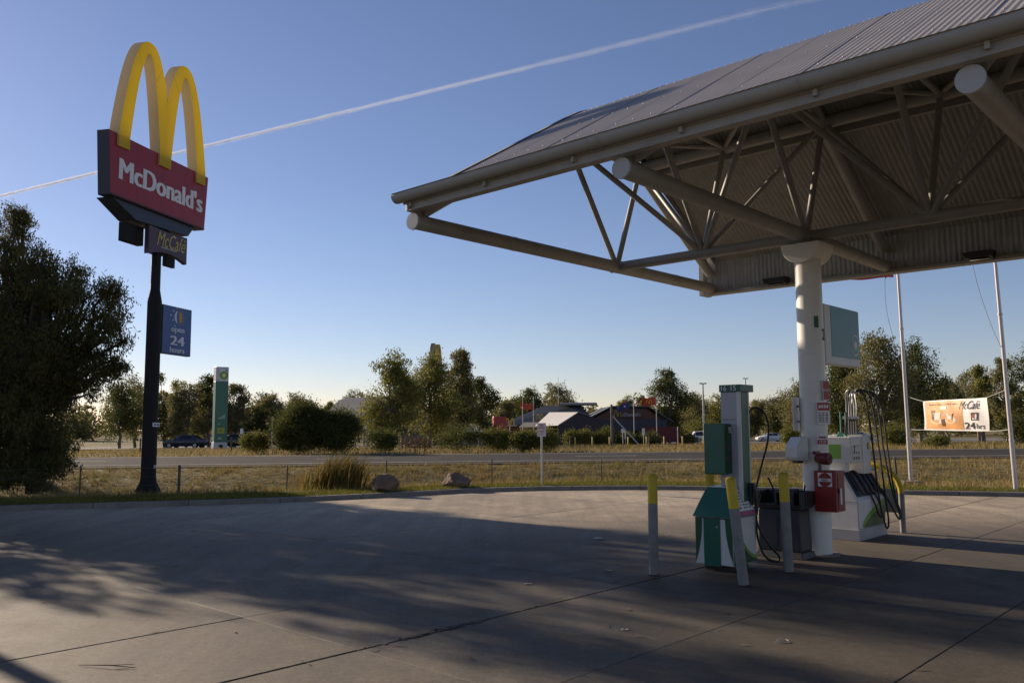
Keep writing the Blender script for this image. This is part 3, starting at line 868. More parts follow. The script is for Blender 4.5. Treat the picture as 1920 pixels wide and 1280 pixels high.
# --- petrol dispenser
def make_petrol():
    d = at_canopy('petrol_dispenser', 'white petrol dispenser with hose mast and hanging black hoses beyond the column', 'fuel pump', -0.40, 2.10)
    d.scale = (0.92, 0.86, 1.0)
    # local: x -0.34..0.34 (nozzle face +x), y -0.62..0.62
    m = MB(); m.box(-0.36, 0.36, -0.64, 0.64, 0.0, 0.16); m.build('plinth', pump_grey, d, bevel=0.006)
    # body with sloped console on +x
    pts = [(-0.34, -0.61, 0.16), (0.34, -0.61, 0.16), (0.34, -0.61, 0.55), (0.30, -0.61, 0.60), (0.08, -0.61, 0.98), (-0.34, -0.61, 0.98)]
    m = MB(); m.prism(pts, (0, 1.22, 0)); m.build('cabinet', pump_white, d, bevel=0.008)
    m = MB(); m.quad((0.305, -0.56, 0.61), (0.305, 0.56, 0.61), (0.093, 0.56, 0.977), (0.093, -0.56, 0.977)); m.build('nozzle_console', black_plastic, d, recalc=False, loc=(0.006, 0, 0.004))
    for s in (-0.585, 0.585):
        m = MB(); m.prism([(0.09, s - 0.02, 1.0), (0.33, s - 0.02, 0.59), (0.30, s - 0.02, 0.57), (0.05, s - 0.02, 0.98)], (0, 0.04, 0)); m.build('console_cheek', pump_white, d)
    # green sweep on the right face
    for nm, mt, off, z0, z1 in (('lime_sweep', bp_lime, 0.0, 0.02, 0.36), ('green_sweep', bp_dark, 0.003, -0.01, 0.30)):
        pts = [(0.341 + off, 0.6, 0.17)]
        for q in np.linspace(0, 1, 12):
            pts.append((0.341 + off, -0.45 + 1.05 * q + (0.06 if off else 0), 0.17 + max(0, z0 + z1 * q ** 0.6)))
        m = MB(); m.prism(pts, (0.003, 0, 0)); m.build(nm, mt, d)
    m = MB(); m.box(0.341, 0.344, -0.605, -0.6, 0.17, 0.55); m.box(-0.342, 0.342, -0.613, -0.611, 0.545, 0.55); m.build('panel_seam', ink, d)
    # valance head: display unit over the near end and service column
    m = MB(); m.box(-0.30, 0.26, -0.58, -0.12, 1.10, 1.48); hd = m.build('display_head', pump_white, d, bevel=0.012)
    m = MB(); m.box(0.262, 0.266, -0.53, -0.2, 1.13, 1.36); m.build('display_face', mat('display_face', (0.5, 0.5, 0.48), 0.3), hd)
    m = MB(); rng = random.Random(5)
    for k in range(3):
        y = -0.48 + k * 0.1
        m.box(0.267, 0.269, y, y + 0.05, 1.15, 1.19); m.box(0.267, 0.269, y + 0.01, y + 0.045, 1.23, 1.26)
    m.box(0.267, 0.269, -0.47, -0.22, 1.345, 1.353)
    m.build('digits', ink, hd)
    text('2', 0.05, 0.09, hd, ink, (0.267, -0.44, 1.305), bold=0.02, face='+x', depth=0.002)
    m = MB(); m.box(-0.1, 0.1, -0.586, -0.581, 1.16, 1.37); m.build('green_window', bp_lime, hd)
    m = MB(); m.box(-0.12, 0.14, -0.5, -0.34, 0.97, 1.11); m.build('head_stem', pump_white, d)
    m = MB(); m.box(-0.28, 0.28, -0.10, 0.26, 0.93, 1.50); sc = m.build('service_column', pump_white, d, bevel=0.012)
    # small sunburst emblem on the column: layered petals
    sunburst(sc, (0.283, 0.14, 1.34), 0.055, '+x')
    m = MB(); m.box(-0.20, 0.22, -0.04, 0.2, 1.5, 1.52); m.build('mast_foot', pump_grey, d)
    for k in range(6):
        y = -0.05 + k * 0.055; xx = 0.06 * (k % 2)
        m = MB(); m.tube([(0.02 + xx, y, 1.5), (0.02 + xx, y, 1.76)], 0.018, 8); m.build('mast_sleeve', mat('mast_dark', (0.09, 0.09, 0.09), 0.4), d, smooth=True)
        yo = y + (-0.10 if k < 2 else 0.02 * (k - 2))
        m = MB(); m.tube(smooth_path([(0.02 + xx, y, 1.72), (0.03 + xx, y + (yo - y) * 0.2, 1.95), (0.06, yo, 2.12), (0.12, yo - 0.05 if k < 2 else yo + 0.07, 2.17)], 6), 0.012, 8); m.build('mast_tube', galv, d, smooth=True)
    m = MB(); m.box(-0.03, 0.12, -0.09, 0.27, 1.74, 1.785); m.build('mast_clamp', galv, d, bevel=0.004)
    # green bracket on top of the head
    m = MB(); m.tube([(0.06, -0.42, 1.48), (0.06, -0.42, 1.84), (0.06, -0.2, 1.84), (0.06, -0.2, 1.48)], 0.016, 6)
    m.prism([(-0.0, -0.49, 1.48), (0.12, -0.49, 1.48), (0.07, -0.42, 1.56), (0.05, -0.42, 1.56)], (0, 0.02, 0)); m.build('green_bracket', mat('bracket_green', (0.02, 0.14, 0.09), 0.4), d)
    # hoses: up over the mast and hanging on the right face to the nozzles
    hs = [
        [(0.12, -0.13, 2.17), (0.16, -0.30, 2.12), (0.16, -0.36, 1.95), (0.1, -0.36, 1.5)],
        [(0.14, 0.10, 2.18), (0.26, 0.28, 2.14), (0.32, 0.34, 1.9), (0.38, 0.36, 1.3), (0.44, 0.38, 0.6), (0.46, 0.42, 0.2), (0.44, 0.34, 0.14), (0.38, 0.26, 0.5), (0.27, 0.15, 0.76)],
        [(0.14, 0.14, 2.18), (0.28, 0.38, 2.14), (0.36, 0.46, 1.9), (0.42, 0.46, 1.3), (0.5, 0.52, 0.7), (0.56, 0.66, 0.32), (0.54, 0.64, 0.26), (0.45, 0.42, 0.55), (0.28, 0.25, 0.78)],
        [(0.14, 0.18, 2.17), (0.30, 0.46, 2.13), (0.40, 0.56, 1.85), (0.46, 0.56, 1.2), (0.52, 0.6, 0.62), (0.56, 0.74, 0.3), (0.53, 0.66, 0.26), (0.42, 0.46, 0.6), (0.29, 0.36, 0.78)],
        [(0.14, 0.06, 2.17), (0.22, 0.2, 2.12), (0.28, 0.24, 1.8), (0.34, 0.22, 1.2), (0.40, 0.16, 0.7), (0.43, 0.2, 0.34), (0.42, 0.12, 0.32), (0.36, 0.04, 0.55), (0.26, 0.0, 0.78)],
    ]
    for p in hs:
        m = MB(); m.tube(smooth_path(p, 8), 0.0145, 8); m.build('hose', black_rubber, d, smooth=True)
    nzm = mat('nozzle_metal', (0.06, 0.06, 0.065), 0.45)
    for y in (-0.35, -0.12, 0.08, 0.28, 0.45):
        m = MB(); m.tube([(0.12, y, 0.98), (0.2, y, 0.90), (0.30, y + 0.01, 0.74), (0.34, y + 0.02, 0.66)], [0.014, 0.03, 0.03, 0.018], 8)
        m.tube([(0.2, y, 0.85), (0.27, y, 0.70), (0.30, y, 0.74)], 0.008, 5)
        m.build('nozzle', nzm, d, smooth=True)
    m = MB(); m.box(0.1, 0.24, 0.30, 0.58, 0.96, 1.0); m.build('blue_tray', mat('blue_tray', (0.03, 0.13, 0.18), 0.4), d)

def sunburst(parent, at, r, face):
    cols = [(1.0, mat('burst_green', (0.02, 0.22, 0.05), 0.4), 18), (0.78, mat('burst_lime', (0.2, 0.42, 0.04), 0.4), 18), (0.55, mat('burst_yellow', (0.65, 0.55, 0.03), 0.4), 18), (0.32, white_print, 18)]
    for k, (f, mt, n) in enumerate(cols):
        m = MB(); pts = []
        for q in range(n * 2):
            a = math.pi * q / n; rr = r * f * (1.0 if q % 2 == 0 else 0.8)
            u, v = rr * math.sin(a), rr * math.cos(a)
            o = 0.002 * (k + 1)
            pts.append((at[0] + o, at[1] + u, at[2] + v) if face == '+x' else (at[0] + u, at[1] - o, at[2] + v))
        m.prism(pts, (-0.0015, 0, 0) if face == '+x' else (0, 0.0015, 0)); m.build('emblem_petals', mt, parent)
make_petrol()

# --- hoop guard
def make_hoop():
    h = at_canopy('hoop_guard', 'grey hoop barrier with yellow top and steel infill plate beyond the petrol dispenser', 'barrier', -0.4, 2.98)
    H, Rr = 1.02, 0.42
    arc = [(-0.45, 0, 0), (-0.45, 0, H - Rr)] + [(-0.45 + Rr - Rr * math.cos(a), 0, H - Rr + Rr * math.sin(a)) for a in np.linspace(0.2, math.pi / 2, 6)]
    arc2 = [(0.45 - Rr + Rr * math.sin(a), 0, H - Rr + Rr * math.cos(a)) for a in np.linspace(0.0, math.pi / 2 - 0.2, 6)] + [(0.45, 0, H - Rr), (0.45, 0, 0)]
    full = arc + arc2
    k0 = [i for i, p in enumerate(full) if p[2] > H - Rr - 0.02]
    mid = full[k0[0]:k0[-1] + 1]
    m = MB(); m.tube(mid, 0.046, 14); m.build('yellow_bow', bollard_yel, h, smooth=True)
    for s in (-0.45, 0.45):
        m = MB(); m.tube([(s, 0, 0), (s, 0, H - Rr + 0.02)], 0.045, 14); m.build('leg', bollard_gry, h, smooth=True)
    m = MB(); m.box(-0.41, 0.41, -0.012, 0.012, 0.30, 0.66); m.build('infill_plate', mat('plate_grey', (0.23, 0.225, 0.21), 0.6, var=0.12, dirt=0.3), h, bevel=0.004)
make_hoop()

# --- bin and windscreen wash unit
def make_bin():
    b = at_canopy('service_bin', 'dark grey rubbish bin and windscreen wash unit at the foot of the column', 'bin', -0.26, -0.42)
    gm = mat('bin_plastic', (0.034, 0.033, 0.034), 0.55, var=0.15, scale=3, dirt=0.3, dirt_col=(0.1, 0.09, 0.08))
    # lower body tapering, flared foot, collar above
    m = MB()
    m.hexa([(-0.33, -0.21, 0.0), (0.33, -0.21, 0.0), (0.33, 0.19, 0.0), (-0.33, 0.19, 0.0)], [(-0.30, -0.18, 0.08), (0.30, -0.18, 0.08), (0.30, 0.17, 0.08), (-0.30, 0.17, 0.08)])
    m.build('foot', gm, b, bevel=0.01)
    m = MB()
    m.hexa([(-0.29, -0.17, 0.08), (0.29, -0.17, 0.08), (0.29, 0.17, 0.08), (-0.29, 0.17, 0.08)], [(-0.27, -0.165, 0.60), (0.27, -0.165, 0.60), (0.27, 0.165, 0.60), (-0.27, 0.165, 0.60)])
    m.build('body', gm, b, bevel=0.02)
    m = MB()
    m.hexa([(-0.28, -0.175, 0.60), (0.28, -0.175, 0.60), (0.28, 0.175, 0.60), (-0.28, 0.175, 0.60)], [(-0.33, -0.21, 0.66), (0.33, -0.21, 0.66), (0.33, 0.2, 0.66), (-0.33, 0.2, 0.66)])
    m.build('collar', gm, b, bevel=0.01)
    for (x0, x1, y0, y1) in ((-0.33, -0.30, -0.21, 0.2), (0.30, 0.33, -0.21, 0.2), (-0.30, 0.30, 0.17, 0.2), (-0.03, 0.0, -0.2, 0.17)):
        m = MB(); m.box(x0, x1, y0, y1, 0.66, 0.82); m.build('rim_wall', gm, b, bevel=0.006)
    m = MB(); m.box(0.03, 0.22, -0.195, 0.0, 0.64, 0.86); m.build('bucket', mat('bucket_blue_black', (0.03, 0.03, 0.045), 0.45), b, bevel=0.02)
    m = MB(); m.box(0.30, 0.345, -0.1, 0.06, 0.66, 0.80); m.build('towel_slot', black_plastic, b, bevel=0.006)
    m = MB(); m.tube([(-0.08, 0.02, 0.7), (-0.2, 0.0, 0.98)], 0.012, 8); m.build('squeegee_handle', black_plastic, b, smooth=True)
    m = MB(); m.tube([(-0.2, 0.0, 0.98), (-0.208, -0.001, 1.0)], 0.014, 8); m.build('handle_tip', white_print, b)
    m = MB(); m.tube([(0.24, 0.03, 0.72), (0.28, 0.03, 0.9)], 0.012, 8); m.build('squeegee_handle', black_plastic, b, smooth=True)
    m = MB(); m.box(-0.26, -0.02, -0.172, -0.168, 0.14, 0.55); m.build('door', mat('bin_door', (0.04, 0.04, 0.045), 0.5, var=0.15), b, bevel=0.002)
    m = MB(); m.box(0.02, 0.26, -0.172, -0.168, 0.12, 0.57); m.build('door', mat('bin_door', (0.04, 0.04, 0.045), 0.5), b, bevel=0.002)
make_bin()

# --- things fixed to the column
def column_things():
    # towel dispenser, facing left and towards us
    t = at_canopy('towel_dispenser', 'white box dispenser fixed to the left side of the column', 'dispenser', -0.02, 0.0)
    t.rotation_euler = (0, 0, AX + R(-32))
    m = MB()
    pts = [(-0.13, -0.17, 1.20), (-0.13, -0.31, 1.20), (-0.13, -0.34, 1.24), (-0.13, -0.34, 1.38), (-0.13, -0.25, 1.50), (-0.13, -0.17, 1.50)]
    m.prism(pts, (0.27, 0, 0)); m.build('case', pump_white, t, bevel=0.012)
    m = MB(); m.box(-0.06, 0.06, -0.29, -0.2, 1.165, 1.2); m.build('outlet', black_plastic, t, bevel=0.008)
    # red extinguisher cabinet facing right
    e = at_canopy('extinguisher_cabinet', 'red metal fire cabinet with round white label on the right of the column', 'cabinet', 0, 0)
    m = MB(); m.box(0.08, 0.36, -0.26, 0.02, 0.57, 1.08); cb = m.build('case', red_paint, e, bevel=0.008)
    m = MB(); n = 24
    pts = [(0.225 + 0.085 * math.cos(2 * math.pi * q / n), -0.2625, 0.97 + 0.085 * math.sin(2 * math.pi * q / n)) for q in range(n)]
    m.box(0.135, 0.315, -0.2635, -0.2605, 0.885, 1.055); m.build('label_ground', white_print, cb)
    m = MB(); m.prism([(p[0], -0.2645, p[2]) for p in pts], (0, -0.0015, 0)); m.build('label_disc', red_paint, cb)
    m = MB(); m.box(0.145, 0.305, -0.2685, -0.2665, 0.945, 0.985); m.build('label_band', white_print, cb)
    text('FIRE', 0.09, 0.026, cb, red_paint, (0.225, -0.269, 0.965), bold=0.02, depth=0.002)
    m = MB(); m.box(0.361, 0.366, -0.2, -0.03, 0.60, 1.05); m.build('door', mat('cabinet_door', (0.2, 0.02, 0.018), 0.45, var=0.2, scale=6), cb)
    m = MB(); m.box(0.366, 0.37, -0.15, -0.1, 0.66, 0.86); m.build('door_label', white_print, cb)
    m = MB(); m.tube([(0.372, -0.2, 0.8), (0.372, -0.2, 0.86)], 0.008, 8); m.build('latch', black_plastic, cb)
    # red horn
    h = at_canopy('alarm_horn', 'small dark red alarm horn on the column above the red cabinet', 'alarm', 0, 0)
    m = MB(); m.tube([(0.10, -0.20, 1.23), (0.155, -0.22, 1.23), (0.28, -0.25, 1.23), (0.285, -0.25, 1.23)], [0.045, 0.07, 0.078, 0.06], 18); m.build('horn', mat('dark_red', (0.13, 0.014, 0.014), 0.5, var=0.15), h, smooth=True)
    m = MB(); m.box(0.07, 0.12, -0.24, -0.12, 1.28, 1.32); m.box(0.12, 0.14, -0.19, -0.15, 1.08, 1.23); m.build('bracket', mat('dark_red', (0.13, 0.014, 0.014), 0.5), h)
    # notices
    def notice(nm, label, ang, z0, z1, w, bands, r=0.188):
        o = at_canopy(nm, label, 'sign', 0, 0)
        o.rotation_euler = (0, 0, AX + ang)
        m = MB(); m.box(-w / 2, w / 2, -r - 0.006, -r, z0, z1); p = m.build('plate', white_print, o)
        for k, (a, b, mt) in enumerate(bands):
            m = MB(); m.box(-w / 2 + 0.006, w / 2 - 0.006, -r - 0.0085, -r - 0.006, a, b); m.build('band', mt, p)
        return o, p
    red_pr = mat('red_print', (0.42, 0.03, 0.025), 0.5, var=0.1)
    o, p = notice('notice_plate', 'red and white safety notice on the right of the column', R(62), 1.66, 1.95, 0.2, [(1.84, 1.94, red_pr)])
    m = MB(); rng = random.Random(9)
    for r_ in range(6):
        for k in range(3):
            m.box(-0.08 + k * 0.055, -0.045 + k * 0.055 + rng.uniform(-0.01, 0.01), -0.1975, -0.195, 1.69 + r_ * 0.022, 1.70 + r_ * 0.022)
    m.build('print', ink, p)
    m = MB()
    for k in range(4): m.box(-0.075 + k * 0.04, -0.045 + k * 0.04, -0.1985, -0.1965, 1.87, 1.91)
    m.build('print', white_print, p)
    o, p = notice('notice_plate', 'narrow upright red notice high on the right edge of the column', R(80), 1.97, 2.23, 0.13, [(1.98, 2.22, red_pr)])
    text('EMERGENCY', 0.2, 0.03, p, white_print, (0, -0.197, 2.1), depth=0.002)
    p.children[-1].rotation_euler = (0, 0, 0)
    o, p = notice('notice_plate', 'small red and white stop button notice low on the column', R(52), 1.40, 1.52, 0.15, [(1.41, 1.465, red_pr)])
    text('EMER', 0.1, 0.03, p, red_pr, (0, -0.196, 1.495), bold=0.02, depth=0.002)
    text('STOP', 0.1, 0.03, p, white_print, (0, -0.198, 1.438), bold=0.02, depth=0.002)
    # board seen edge on, left of the column
    o = at_canopy('side_board', 'orange and white board seen edge on at the left of the column', 'sign', 0, 0)
    o.rotation_euler = (0, 0, AX + R(-78))
    m = MB(); m.box(-0.16, 0.16, -0.235, -0.215, 1.58, 2.02); p = m.build('board', white_print, o, bevel=0.003)
    m = MB(); m.box(-0.15, 0.15, -0.238, -0.235, 1.60, 1.99); m.build('print', mat('faded_orange', (0.5, 0.14, 0.06), 0.6, var=0.25, scale=8), p)
    m = MB(); m.tube([(0, -0.16, 1.7), (0, -0.215, 1.7)], 0.015, 8); m.tube([(0, -0.16, 1.9), (0, -0.215, 1.9)], 0.015, 8); m.build('standoff', galv, p)
    # teal and white box sign on the road side of the column
    s = at_canopy('pump_sign', 'teal and white box sign fixed high on the road side of the column', 'sign', 0.0, 0.0)
    m = MB(); m.box(-0.07, 0.07, 0.28, 1.50, 2.47, 3.28); bx = m.build('case', pump_white, s, bevel=0.01)
    m = MB(); m.box(0.071, 0.075, 0.50, 1.49, 2.58, 3.27); m.build('teal_panel', mat('teal_panel', (0.022, 0.165, 0.17), 0.35, var=0.12, scale=3), bx)
    m = MB(); m.box(0.071, 0.074, 0.30, 0.49, 2.50, 3.26); m.build('white_panel', white_print, bx)
    m = MB(); n = 24
    for k, (rr, mt) in enumerate(((0.14, white_print), (0.12, mat('teal_panel', (0.035, 0.2, 0.19), 0.35)), (0.055, white_print))):
        m = MB(); m.prism([(0.076 + k * 0.002, 1.33 + rr * math.cos(2 * math.pi * q / n), 2.78 + rr * 1.1 * math.sin(2 * math.pi * q / n)) for q in range(n)], (0.0015, 0, 0)); m.build('emblem', mt, bx)
    m = MB(); m.box(-0.05, 0.05, 0.17, 0.31, 2.65, 2.75); m.box(-0.05, 0.05, 0.17, 0.31, 3.0, 3.1); m.build('bracket', steel_cream, bx)
column_things()

# --- litter and leaves on the slabs
def litter():
    pm = mat('scrap_paper', (0.5, 0.49, 0.46), 0.8, var=0.1, scale=20)
    rng = random.Random(4)
    spots = [((1.26, 12.8), 0.12, 'crumpled white paper scrap left of the leftmost bollard'), ((-0.35, 12.2), 0.05, 'small white scrap on the shaded slab near the oil patch'),
             ((0.15, 9.2), 0.06, 'small white scrap, furthest left of the two below the paper streaks'), ((0.9, 7.15), 0.045, 'white scrap on the sunlit patch in the foreground'),
             ((2.35, 13.2), 0.07, 'white scrap just right of the leftmost bollard'), ((1.1, 10.0), 0.05, 'tiny white scrap between the bollard and the oil patch')]
    for (x, y), s, lb in spots:
        s *= 0.72
        m = MB(); n = 7
        rows = []
        for i in range(4):
            rows.append([(x + (i / 3 - 0.5) * s * 1.6 + rng.uniform(-.2, .2) * s, y + (j / 3 - 0.5) * s + rng.uniform(-.2, .2) * s, 0.006 + abs(rng.gauss(0, 0.25)) * s * 0.5) for j in range(4)])
        m.grid(rows)
        o = m.build('paper_scrap', pm, recalc=False); tag(o, lb, 'litter', 'paper scraps on the forecourt')
    m = MB(); P = [(2.02, 6.75, 0.01), (2.06, 6.78, 0.014), (2.1, 6.77, 0.012), (2.1, 6.72, 0.01), (2.04, 6.7, 0.01), (1.99, 6.7, 0.01)]
    m.tube(smooth_path(P, 5), 0.0022, 5); tag(m.build('string_loop', pm), 'bent white strip lying on the foreground slab under the dispenser', 'litter')
    tw = mat('twig_bark', (0.14, 0.08, 0.05), 0.9, var=0.3)
    m = MB(); m.tube([(-3.05, 6.18, 0.006), (-2.8, 6.12, 0.02), (-2.62, 6.1, 0.008)], [0.002, 0.004, 0.002], 5); m.tube([(-2.8, 6.12, 0.02), (-2.66, 6.17, 0.012)], 0.002, 4)
    tag(m.build('fallen_twig', tw), 'thin reddish twig lying on the sunlit slab at lower left', 'twig')
    lm = mat('dry_leaf', (0.16, 0.11, 0.06), 0.9, var=0.3, island=0.5)
    V, F = [], []
    for k in range(260):
        x, y = rng.uniform(-7, 7), rng.uniform(4.5, 17)
        a, l, w = rng.uniform(0, 6.28), rng.uniform(0.02, 0.07), rng.uniform(0.006, 0.014)
        c, s = math.cos(a), math.sin(a); z = 0.006
        i = len(V)
        V += [(x - c * l, y - s * l, z), (x + s * w, y - c * w, z + 0.004), (x + c * l, y + s * l, z + rng.uniform(0, 0.012)), (x - s * w, y + c * w, z + 0.004)]
        F.append((i, i + 1, i + 2, i + 3))
    o = link('leaf_litter', np_mesh('leaf_litter', np.array(V), np.array(F)), lm); tag(o, 'dry gum leaves scattered over the slabs', 'leaves', kind='stuff')
litter()
# ================================================================== roadside signs
arch_yel = acrylic('arch_yellow', (0.92, 0.69, 0.02), dict(rough=0.35, var=0.06, scale=1.5), 0.5)
arch_side = acrylic('arch_cream_side', (0.62, 0.54, 0.38), dict(rough=0.45, var=0.06, scale=1.5), 0.45)
sign_red = mat('sign_red', (0.31, 0.014, 0.018), 0.35, var=0.06, scale=1.2)
dark_pole = mat('dark_pole_paint', (0.012, 0.011, 0.0105), 0.6, var=0.2, scale=3, spec=0.25, dirt=0.3, dirt_col=(0.03, 0.027, 0.024))

def arch_pair(W, H, drop):
    """outline pairs (outer, inner) of the left arch as (s, z), s in 0..1 across the width"""
    pairs = [((0.064, -drop), (0.160, -drop))]
    for t in np.linspace(-1, 1, 41):
        a = abs(t); z = H * (1 - a ** 2.45); zi = (H - 0.29) * (1 - a ** 1.95)
        xo = 0.32 + (-0.256 if t < 0 else 0.2425) * a
        xi = 0.315 + (-0.155 if t < 0 else 0.128) * a
        if xo > 0.5:
            f = (0.5 - 0.32) / 0.2425
            xo = 0.5
        pairs.append(((xo, z), (xi, zi)))
    pairs.append(((0.5, -drop), (0.443, -drop)))
    return pairs

def build_arches(parent, W, H, drop, y_front, y_back, z0, xoff=0.0, side=None):
    for mirror in (False, True):
        pr = arch_pair(W, H, drop)
        X = lambda s: ((1 - s if mirror else s) - 0.5) * W + xoff
        body, face, trim = MB(), MB(), MB()
        def rows(y, inset=0.0):
            A, B = [], []
            for (so, zo), (si, zi) in pr:
                o = Vector((X(so), y, z0 + zo)); i = Vector((X(si), y, z0 + zi))
                d = (i - o)
                A.append(o + d * inset); B.append(i - d * inset)
            return A, B
        fo, fi = rows(y_front); bo, bi = rows(y_back)
        for k in range(len(pr) - 1):
            body.quad(fo[k], fo[k + 1], bo[k + 1], bo[k]); body.quad(fi[k + 1], fi[k], bi[k], bi[k + 1])
            body.quad(bo[k], bo[k + 1], bi[k + 1], bi[k])
        for k in (0, len(pr) - 1):
            body.quad(fo[k], fi[k], bi[k], bo[k])
        b = body.build('arch', side or arch_side, parent)
        fo, fi = rows(y_front - 0.012, 0.0)
        go, gi = rows(y_front - 0.001, 0.0)
        for k in range(len(pr) - 1):
            face.quad(fo[k + 1], fo[k], fi[k], fi[k + 1])
            face.quad(fo[k], fo[k + 1], go[k + 1], go[k]); face.quad(fi[k + 1], fi[k], gi[k], gi[k + 1])
        face.quad(fo[0], fi[0], gi[0], go[0]); face.quad(fo[-1], fi[-1], gi[-1], go[-1])
        face.build('arch_face', arch_yel, b)
        # panel joints across the face
        seam = MB()
        for k in (12, 31):
            o, i = fo[k], fi[k]; d = Vector((0, -0.002, 0)); u = Vector((0, 0, 0.012))
            seam.quad(o + d, i + d, i + d + u, o + d + u)
        seam.build('arch_seam', mat('seam_brown', (0.12, 0.09, 0.02), 0.6), b)

def make_pylon():
    p = root('pylon_sign', 'tall dark pole sign with yellow twin arches over a red name panel', 'sign', (-9.0, 21.3, 0.08), R(77))
    Z = lambda z: z - 0.08
    # pole
    m = MB(); m.lathe([(0.27, -0.05), (0.26, 0.1), (0.2, 0.25), (0.178, 0.38), (0.172, 4.75)], n=28); m.build('lower_pole', dark_pole, p, smooth=True)
    m = MB(); m.lathe([(0.172, 4.75), (0.118, 5.05), (0.112, 7.0)], n=28); m.build('upper_pole', dark_pole, p, smooth=True)
    for a in range(4):
        c, s = math.cos(a * math.pi / 2 + 0.4), math.sin(a * math.pi / 2 + 0.4)
        m = MB(); m.prism([(c * 0.15, s * 0.15, 0.02), (c * 0.31, s * 0.31, 0.02), (c * 0.15, s * 0.15, 0.36)], (-s * 0.03, c * 0.03, 0)); m.build('base_gusset', dark_pole, p)
    m = MB(); m.box(-0.05, 0.05, -0.182, -0.168, 0.60, 0.68); m.build('access_plate', galv, p)
    m = MB(); m.box(-0.12, 0.12, -0.182, -0.15, 1.62, 1.72); pl = m.build('pole_label', white_print, p)
    m = MB(); m.box(-0.10, -0.01, -0.1845, -0.182, 1.65, 1.69); m.box(0.01, 0.10, -0.1845, -0.182, 1.65, 1.69); m.build('label_print', mat('label_grey', (0.12, 0.11, 0.13), 0.6), pl)
    # main panel: slightly tapering red box
    W, xo = 4.0, -0.3
    zt, zb = Z(8.5), Z(7.0)
    f, bk = -0.3, 0.02
    def trap(y, e=0.0):
        return [(xo - W / 2 + 0.12 + e, y, zb + e), (xo + W / 2 - 0.12 - e, y, zb + e), (xo + W / 2 - e, y, zt - e), (xo - W / 2 + e, y, zt - e)]
    m = MB(); m.prism(trap(f), (0, bk - f, 0)); box = m.build('name_panel', mat('sign_case', (0.03, 0.035, 0.05), 0.45, var=0.1), p, bevel=0.012)
    # red faces: four sheets with fine seams
    for k in range(4):
        a, b = k / 4, (k + 1) / 4
        t = trap(f - 0.006, 0.012)
        L_ = lambda s, q: Vector(t[q]).lerp(Vector(t[q ^ 1 if q < 2 else 5 - q]), s)
        bl = Vector(t[0]).lerp(Vector(t[1]), a); br = Vector(t[0]).lerp(Vector(t[1]), b)
        tl = Vector(t[3]).lerp(Vector(t[2]), a); tr = Vector(t[3]).lerp(Vector(t[2]), b)
        g = Vector((0.002, 0, 0))
        m = MB(); m.prism([bl + g, br - g, tr - g, tl + g], (0, 0.006, 0)); m.build('red_sheet', sign_red, box)
    m = MB(); m.box(xo - W / 2 + 0.14, xo + W / 2 - 0.14, f - 0.02, f - 0.004, zb + 0.02, zb + 0.045); m.build('bottom_trim', mat('sign_case', (0.03, 0.035, 0.05), 0.45), box)
    text("McDonald's", 3.36, 0.52, box, white_print, (xo + 0.06, f - 0.008, zt - 0.80), bold=0.042, depth=0.012)
    # dark tapering underside
    m = MB()
    m.hexa([(xo - 0.85, -0.25, zb - 0.36), (xo + 1.25, -0.25, zb - 0.30), (xo + 1.25, 0.25, zb - 0.30), (xo - 0.85, 0.25, zb - 0.36)],
           [(xo - 1.7, -0.22, zb), (xo + 1.55, -0.22, zb), (xo + 1.55, 0.22, zb), (xo - 1.7, 0.22, zb)])
    m.build('underside', mat('soffit_slate', (0.045, 0.055, 0.075), 0.5, var=0.1), p, bevel=0.015)
    build_arches(p, W, 2.62, 0.30, f - 0.05, f + 0.23, zt, xo + 0.03)
    # small crossed boards below
    sm = mat('plum_board', (0.075, 0.042, 0.062), 0.45, var=0.08)
    m = MB(); rows = []
    x0, x1 = -0.62, 0.95
    for q in np.linspace(0, 1, 13):
        x = x0 + (x1 - x0) * q
        zl = Z(6.08) - 0.14 * abs(2 * q - 1) ** 2 + 0.0
        zu = Z(6.62) + 0.03 * abs(2 * q - 1)
        rows.append([(x, -0.22, zl), (x, -0.22, zu), (x, -0.10, zu), (x, -0.10, zl), (x, -0.22, zl)])
    m.grid(rows); m.poly(rows[0][:4]); m.poly(rows[-1][:4]); bd = m.build('cafe_board', sm, p)
    text('McCaf\u00e9', 1.18, 0.38, bd, mat('board_gold', (0.5, 0.40, 0.12), 0.5), (0.28, -0.224, Z(6.40)), shear=0.35, depth=0.006)
    m = MB(); m.box(-0.15, 0.5, -0.228, -0.222, Z(6.18), Z(6.205)); m.build('underline', mat('board_grey', (0.4, 0.4, 0.42), 0.5), bd)
    m = MB(); m.box(-1.25, -0.55, -0.02, 0.16, Z(6.14), Z(6.60)); m.build('rear_board', dark_pole, p, bevel=0.01)
    m = MB(); m.box(0.55, 0.95, 0.12, 0.22, Z(5.86), Z(6.4)); m.build('rear_board', dark_pole, p, bevel=0.01)
    m = MB(); m.box(-0.3, 0.3, -0.12, 0.14, Z(6.05), Z(6.75)); m.build('board_frame', dark_pole, p)
    # blue opening hours board
    bl = mat('hours_blue', (0.055, 0.115, 0.29), 0.4, var=0.06, scale=2)
    hb0, hb1 = 0.19, 1.44
    m = MB(); m.box(hb0, hb1, -0.10, 0.02, Z(3.55), Z(4.80)); hb = m.build('hours_board', mat('sign_case', (0.03, 0.035, 0.05), 0.45), p, bevel=0.008)
    m = MB(); m.box(hb0 + 0.02, hb1 - 0.02, -0.106, -0.10, Z(3.57), Z(4.78)); m.build('blue_face', bl, hb)
    pw = mat('pale_print', (0.68, 0.7, 0.74), 0.5)
    cx = (hb0 + hb1) / 2 + 0.02
    text('open', 0.56, 0.15, hb, pw, (cx, -0.107, Z(4.17)), bold=0.02, depth=0.004)
